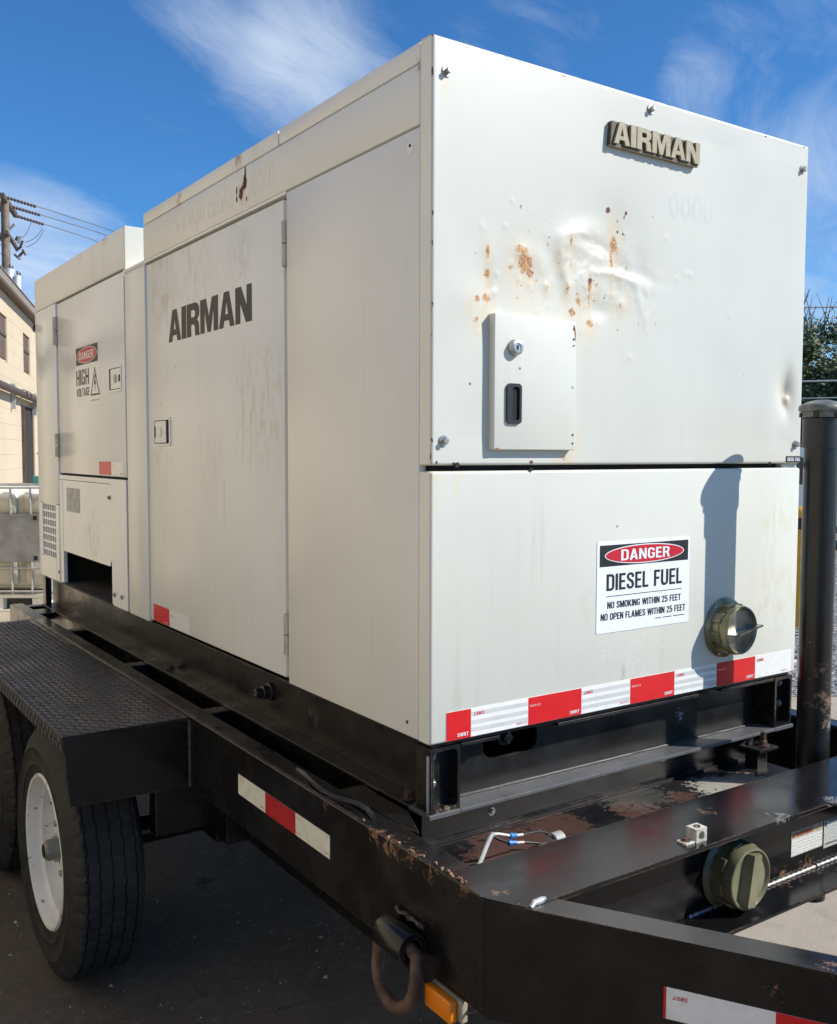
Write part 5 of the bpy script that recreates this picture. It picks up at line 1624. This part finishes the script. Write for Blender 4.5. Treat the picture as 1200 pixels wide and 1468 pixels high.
# wheels
def wheel(cx_out, cy, cz, R, width, sgn):
    """sgn -1: outer face towards -x"""
    ax = Vector((sgn, 0, 0))
    c0 = Vector((cx_out, cy, cz))           # centre of the outer sidewall plane
    seg = 352
    w = width
    # half profile: (radius, depth from outer plane)
    rr = .235
    prof = [(rr, .014), (rr + .010, .004), (rr + .022, .0025), (rr + .034, -.002), (rr + .0355, -.0045), (rr + .040, -.002), (rr + .085, -.006), (rr + .088, -.0085), (rr + .094, -.006), (R - .050, -.001), (R - .034, .004), (R - .016, .012), (R - .006, .020)]
    ncut = 4
    tread = []
    gr = [w * .17, w * .33, w * .5, w * .67, w * .83]
    xs = .026
    for g in gr:
        tread += [(R, xs, 0), (R, g - .0030, 1), (R - .007, g - .0018, 1), (R - .007, g + .0018, 1), (R, g + .0030, 1)]
        xs = g + .0042
    tread += [(R, xs, 0), (R, w - .026, 0)]
    full = [(r, d, 0) for r, d in prof] + tread + [(R - .008, w - .016, 0), (R - .035, w - .003, 0), (rr + .08, w + .004, 0), (rr + .01, w - .004, 0), (rr, w - .014, 0)]
    vs, fs = [], []
    u = Vector((0, 1, 0)); v_ = Vector((0, 0, 1))
    for i in range(seg):
        a = 2 * pi * i / seg
        d = u * cos(a) + v_ * sin(a)
        zig = .0014 * (1 if (i // 4) % 2 else -1)
        for k, (r, dep, z) in enumerate(full):
            r2_, dep2 = r, dep + (zig if z else 0)
            if abs(r - (R - .016)) < 1e-6 or abs(r - (R - .006)) < 1e-6:
                r2_ = r - (.0060 if (i % 8) < 2 else 0)
            if r == R and z == 0 and dep < .03 and (i % 8) < 2:
                r2_ = r - .005
            elif r == R and (i + int(dep * 90) * 2) % 5 == 0:
                r2_ = r - .0032
            zc = cz + (d.z * r2_)
            p = c0 - ax * dep2 + d * r2_
            if p.z < .006:
                p.z = .006
            vs.append(p)
    m_ = len(full)
    for i in range(seg):
        j = (i + 1) % seg
        for k in range(m_ - 1):
            fs.append((i * m_ + k, j * m_ + k, j * m_ + k + 1, i * m_ + k + 1))
    ty = MB().add(vs, fs)
    # steel rim with hand holes
    rp = [(rr + .002, .020), (rr + .006, .006), (rr + .001, .0005), (rr - .006, .003), (rr - .011, .016), (rr - .014, .030), (rr - .018, .040), (rr - .024, .046), (rr - .025, .075), (rr - .026, .084)]
    rim = MB().lathe(rp, c0, -ax, 64)
    rim2 = MB()
    hs = 80
    rings = [(rr - .026, .084), (rr - .056, .078), (rr - .090, .068), (rr - .110, .064), (.060, .062), (.056, .076), (.0, .076)]
    for i in range(hs):
        a0_, a1_ = 2 * pi * i / hs, 2 * pi * (i + 1) / hs
        for k in range(len(rings) - 1):
            if k == 1 and (i % 10) in (3, 4, 5, 6):
                continue
            q = []
            for (r, dep), a in ((rings[k], a0_), (rings[k], a1_), (rings[k + 1], a1_), (rings[k + 1], a0_)):
                q.append(c0 - ax * dep + (u * cos(a) + v_ * sin(a)) * r)
            rim2.add(q, [(0, 1, 2, 3)])
    wh = obj('wheel', rim.add(rim2.v, rim2.f), m_rimr, T, 40)
    obj('tyre', ty, m_rubber, wh, 35)
    obj('brake_drum', MB().lathe([(0, .0), (.15, 0), (.15, .07), (0, .07)], c0 - ax * .100, -ax, 28), m_blk, wh, 40)
    obj('hub', MB().lathe([(0, .085), (.022, .085), (.024, .082), (.031, .078), (.033, .072), (.033, 0), (.046, -.001), (.046, -.03), (.054, -.032), (.054, -.03)], c0 - ax * .088, ax, 28), m_hub, wh, 35)
    obj('hub_plug', MB().lathe([(0, 0), (.021, 0), (.021, .0012), (0, .0012)], c0 - ax * .0032 + ax * .0004, ax, 20), m_gap, wh)
    for k in range(8):
        a = 2 * pi * k / 8
        obj('lug_nut', MB().hexbolt(c0 - ax * .066 + (u * cos(a) + v_ * sin(a)) * .083, ax, .0105, .018), m_dull, wh, 30)
    p = c0 - ax * .040 + (u * -.03 + v_ * .165)
    obj('valve_stem', MB().tube([p - ax * .03, p - ax * .01 + v_ * -.002, p + ax * .02 - v_ * .006], [.005, .006, .0045], 8), m_blkplast, wh, 50)
    return wh


m, nt_, b_, pos_ = newmat('white_rim_paint_rust_chips')
c = mixc(nt_, ramp(nt_, noise(nt_, pos_, 8, 4), .35, .7), (.72, .74, .74), (.62, .64, .63))
n_ = noise(nt_, pos_, 34, 8, .7)
c = mixc(nt_, mth(nt_, 'MULTIPLY', ramp(nt_, n_, .60, .65), .9), c, (.22, .10, .05))
setin(nt_, b_, 'Base Color', c)
setin(nt_, b_, 'Roughness', .35)
m_rimr = m
WR = .387
w0 = wheel(-.429, 1.505, WR, WR, .212, -1)
for (dx_, dy_) in ((0, .925),):
    c2 = dup(w0, T, (dx_, dy_, 0))
# far side pair, turned to face outwards
for dy_ in (0, .925):
    c2 = dup(w0, T, (0, dy_, 0))
    c2.rotation_euler = (0, 0, pi)
    cwx = WLOC[w0.name].x
    c2.location.x = (GW - cwx) - WLOC[T.name].x
for y in (1.505, 2.43):
    obj('axle', MB().cyl((-.24, y, WR), (GW + .24, y, WR), .045, 16), m_blk, T, 40)
    for x in (.03, GW - .03):
        obj('leaf_spring', MB().box(x - .03, x + .03, y - .36, y + .36, WR + .05, WR + .09, .006), m_blk, T)
for x in (.03, GW - .03):
    for y in (1.09, 1.94, 2.79):
        obj('spring_hanger', MB().box(x - .04, x + .04, y - .05, y + .05, .47, ZL + .002, .004), m_blk, T)
obj('suspension_beam', MB().box(-.19, GW + .19, 1.14, 1.20, .50, ZL - .002, .004), m_blk, T)

# reflective tape on the rail
def side_tape(parent, y0, y1, z0, z1, segs, matw, x):
    t_ = obj('reflective_tape', MB().prism(rect(-y1, -y0, z0, z1), side(.0002, x), n=(-1, 0, 0), h=.0006), matw, parent)
    for a, b2 in segs:
        obj('red_segment', MB().prism(rect(-b2, -a, z0 - .0002, z1 + .0002), side(.0011, x)), m_redold, t_)
    for yy, zz in ((y1 - .012, z1 - .010), (.345, z0 + .006), (.335, z1 - .012), (.205, z0 + .006), (.53, z0 + .006)):
        obj('tape_print', put_text(MB(), 'DOT-C2', -yy, zz, .022, .0045, side(.0011, x)), m_redprint, t_)
m_redold = simple('worn_red_tape', (.42, .015, .022), .4, var=.15, vs=30)
side_tape(rail_l, .182, .664, .766, .818, ((.343, .503),), m_oldtape, XL)
# tape on the tongue
def tz(s, z, off=.0008):
    return tql(s, -off, z)
tt = obj('reflective_tape', MB().prism(rect(.302, .80, .760, .811), lambda s, z: tz(s, z, .0002), n=t_n, h=.0006), m_whitetape, tongue_l)
obj('red_segment', MB().prism(rect(.464, .62, .7598, .8112), lambda s, z: tz(s, z, .0012)), m_redtape, tt)
obj('red_segment', MB().prism(rect(.2995, .3035, .7598, .8112), lambda s, z: tz(s, z, .0012)), m_redtape, tt)
obj('tape_print', block_text(MB(), 'SWRT', 0, 0, .021, .0065, lambda a_, b_: tz(.336 - a_, .800 - b_, .0012), t_n).prism(ellipse(-.0025, .0055, .0013, .0013, 10), lambda a_, b_: tz(.3375 - .0018 - .021 - a_ - .003, .800 - b_, .0012)), m_redprint, tt)

# tie-down ring
RB = Vector((-.165, -.135, .735))
rb = obj('ring_bracket', MB().lathe([(.019, -.047), (.029, -.047), (.031, -.044), (.031, .044), (.029, .047), (.019, .047)], RB, (0, 1, 0), 24, close=True), m_blk, T, 40)
obj('weld_bead', MB().tube([(XL - .004, RB.y - .05 + .01 * i, RB.z + .034 + .003 * sin(i * 2.2)) for i in range(11)], [.006 + .002 * sin(i * 1.7) for i in range(11)], 7), m_weldd if False else m_blk, rb, 50)
pts = []
RX, RZ = .060, .060
base = RB + Vector((0, 0, 0))
for i in range(9):
    pts.append(base + Vector((0, -RX + 2 * RX * i / 8, 0)))
for i in range(1, 22):
    a = pi * i / 22
    pts.append(base + Vector((-.012 * sin(a), RX * cos(a), -.062 - RZ * sin(a))) if 0 < i < 22 else base)
pts2 = [base + Vector((0, -RX, -.008)), *[base + Vector((0, -RX + 2 * RX * i / 6, 0)) for i in range(1, 6)], base + Vector((0, RX, -.008)), base + Vector((-.002, RX + .004, -.035))]
for i in range(0, 19):
    a = pi * i / 18
    pts2.append(base + Vector((-.004 - .010 * sin(a), (RX + .004) * cos(a), -.060 - RZ * sin(a))))
pts2.append(base + Vector((-.002, -RX - .004, -.035)))
obj('tie_down_ring', MB().tube(pts2, .0125, 12, closed=True), m_ringrust, rb, 60)
# amber marker lamp
ml = obj('marker_lamp', MB().box(XL - .004, XL + .010, -.297, -.206, .642, .682, .003), simple('beige_lamp_base', (.30, .27, .20), .5), T)
obj('lens', MB().box(XL - .022, XL - .0045, -.286, -.207, .641, .682, .004, 3), m_amber, ml, 40)
obj('lamp_wire', MB().tube([(XL + .002, -.304, .665), (XL + .005, -.314, .668), (XL + .012, -.318, .672), (XL + .03, -.315, .685)], .003, 6), m_blkplast, ml)

# standpipe with vent cap
PX, PY = 1.083, -.160
stp = obj('standpipe', MB().lathe([(0, .50), (.0405, .50), (.0405, 1.690), (0, 1.690)], (PX, PY, 0), (0, 0, 1), 48), m_pipe, T, 40)
obj('pipe_coupling', MB().lathe([(.0407, 1.655), (.0455, 1.655), (.0455, 1.728), (.043, 1.730), (0, 1.730)], (PX, PY, 0), (0, 0, 1), 48), m_blkplast, stp, 40)
vc = obj('vent_cap', MB().lathe([(0, 1.7305), (.047, 1.7305), (.049, 1.733), (.049, 1.744), (.0545, 1.746), (.0562, 1.750), (.0560, 1.757), (.052, 1.762), (.035, 1.770), (.015, 1.7745), (0, 1.775)], (PX, PY, 0), (0, 0, 1), 48), m_cap, stp, 40)
for k in range(6):
    a = k * 1.047 + .3
    obj('cap_lug', MB().obox((PX + cos(a) * .050, PY + sin(a) * .050, 1.737), (cos(a), sin(a), 0), (-sin(a), cos(a), 0), (0, 0, 1), .004, .006, .006, .001), m_blkplast, vc)
obj('pipe_bracket', MB().box(PX - .06, PX + .25, PY - .02, PY + .02, .60, .64), m_blk, stp)
obj('cap_chain', MB().tube([(PX + .02, PY - .044, 1.67), (PX + .021, PY - .047, 1.70)], .0025, 6), m_steel, stp)

# tank filler on the cross member
filler(xm, (.520, -.3372, .775), .078, .062, m_olive2, m_olive2, 'grip', 'olive tank filler with a ridged screw cap')
# labels
wl = obj('warning_label', MB().box(.742, .858, -.3380, -.3368, .7465, .8030), m_label, xm)
obj('label_band', MB().prism(rect(.744, .856, .7865, .8025), lambda u, v: (u, -.3384, v)), simple('tan_label_band', (.46, .36, .24), .5, var=.2, vs=90), wl)
lt_ = MB()
block_text(lt_, 'WARNING', .758, .7885, .062, .0115, lambda u, v: (u, -.3388, v), (0, -1, 0))
lt_.prism([(.745, .7885), (.756, .7885), (.7505, .8005)], lambda u, v: (u, -.3388, v))
obj('label_print', lt_, simple('orange_red_print', (.42, .09, .03), .5), wl)
w2 = obj('warning_label', MB().box(.864, .99, -.3380, -.3368, .7380, .8010), m_label2, xm)
obj('label_print', MB().prism(rect(.870, .985, .7455, .7480), lambda u, v: (u, -.3386, v)).prism(rect(.88, .985, .797, .7995), lambda u, v: (u, -.3386, v)).prism(rect(.868, .873, .788, .799), lambda u, v: (u, -.3386, v)), m_blackink, w2)
# ground lug
gl2 = MB()
lx, ly, lz = .362, -.388, ZR
gl2.prism(rect(-.015, .015, 0, .027), lambda u, v: (lx + u, ly - .012, lz + v), holes=[list(reversed(ellipse(0, .013, .0085, .0085, 20)))], n=(0, 1, 0), h=.026)
gl2.box(lx - .042, lx - .0155, ly - .010, ly + .014, lz, lz + .005, .001)
lg = obj('ground_lug', gl2, m_alu, T)
obj('lug_bore', MB().cyl((lx, ly + .012, lz + .013), (lx, ly + .0135, lz + .013), .009, 18), m_gap, lg)
obj('screw', MB().lathe([(.0042, .0), (.0065, 0), (.0065, .0012), (.0042, .0012)], (lx, ly, lz + .0272), (0, 0, 1), 16, close=True), m_gap, lg)
obj('screw', MB().hexbolt((lx - .030, ly + .002, lz + .005), (0, 0, 1), .006, .006), m_ringrust, lg, 30)
# wiring end on the deck
CABLE = [(-.085, -.232, .828), (-.055, -.216, .850), (-.034, -.203, .860), (.004, -.171, .864), (.040, -.140, .869), (.062, -.122, .872), (.076, -.113, .874)]
cb_ = obj('cable', MB().tube(CABLE, .0046, 12), m_cable, T, 60)
obj('wire', MB().tube([(.073, -.113, .874), (.095, -.108, .868), (.125, -.110, .858)], .0030, 8), m_whitewire, cb_, 60)
obj('wire', MB().tube([(.073, -.115, .872), (.088, -.120, .862), (.112, -.122, .850)], .0030, 8), m_blkplast, cb_, 60)
for (a_, b_) in (((.124, -.110, .858), (.142, -.109, .855)), ((.111, -.122, .850), (.128, -.125, .848))):
    d_ = (Vector(b_) - Vector(a_)).normalized()
    cr_ = obj('crimp', MB().lathe([(0, -.001), (.0062, -.001), (.0062, .005), (.0048, .006), (.0048, .017), (0, .017)], a_, d_, 10), m_bluec, cb_, 40)
    e_ = Vector(b_) + d_ * .018
    obj('wire', MB().tube([b_, e_], .0028, 8), m_whitewire, cb_)
obj('wire', MB().tube([(.160, -.108, .852), (.185, -.106, .850), (.212, -.104, .846), (.232, -.106, .838)], .0022, 7), m_blkplast, cb_, 60)
obj('wire', MB().tube([(.145, -.128, .846), (.165, -.132, .842), (.182, -.138, .838)], .0026, 7), m_blkplast, cb_, 60)
obj('wire', MB().tube([(.212, -.095, .846), (.225, -.102, .840), (.236, -.112, .832), (.240, -.118, .826)], .0024, 7), m_blkplast, cb_, 60)
cl2 = obj('wire_socket', MB().prism([(.19, -.16), (.29, -.16), (.29, -.105), (.262, -.082), (.225, -.084), (.202, -.104)], lambda u, v: (u, v, .8005), n=(0, 0, 1), h=.008), m_whitepl, T)
obj('socket_boot', MB().lathe([(0, 0), (.016, 0), (.016, .026), (.013, .029), (0, .029)], (.238, -.112, .822), (.95, .1, .0), 18), m_cable, cl2, 40)
# coupler
obj('coupler', MB().lathe([(.040, -.02), (.062, -.02), (.068, 0), (.062, .02), (.040, .02)], (GW / 2, -1.66, .79), (0, 0, 1), 28, close=True).box(GW / 2 - .05, GW / 2 + .05, -1.61, -1.50, .74, .84, .006), m_blk, T, 40)

# ------------------------------------------------------------------ paint flakes curling off the rail edge
g3 = random.Random(12)
fl = MB()
for i in range(15):
    y = g3.uniform(-.30, .06)
    z = ZR + .0006
    x = XL + g3.uniform(.000, .012)
    L = g3.uniform(.005, .016)
    fl.tube([(x, y, z), (x + g3.uniform(-.003, .006), y + L * .5, z + g3.uniform(.0008, .003)), (x + g3.uniform(-.002, .006), y + L, z)], [.0016, .0024, .0012], 5)
obj('paint_flakes', fl, simple('flaked_rust', (.25, .14, .085), .8, var=.4, vs=90), rail_l, kind='stuff')
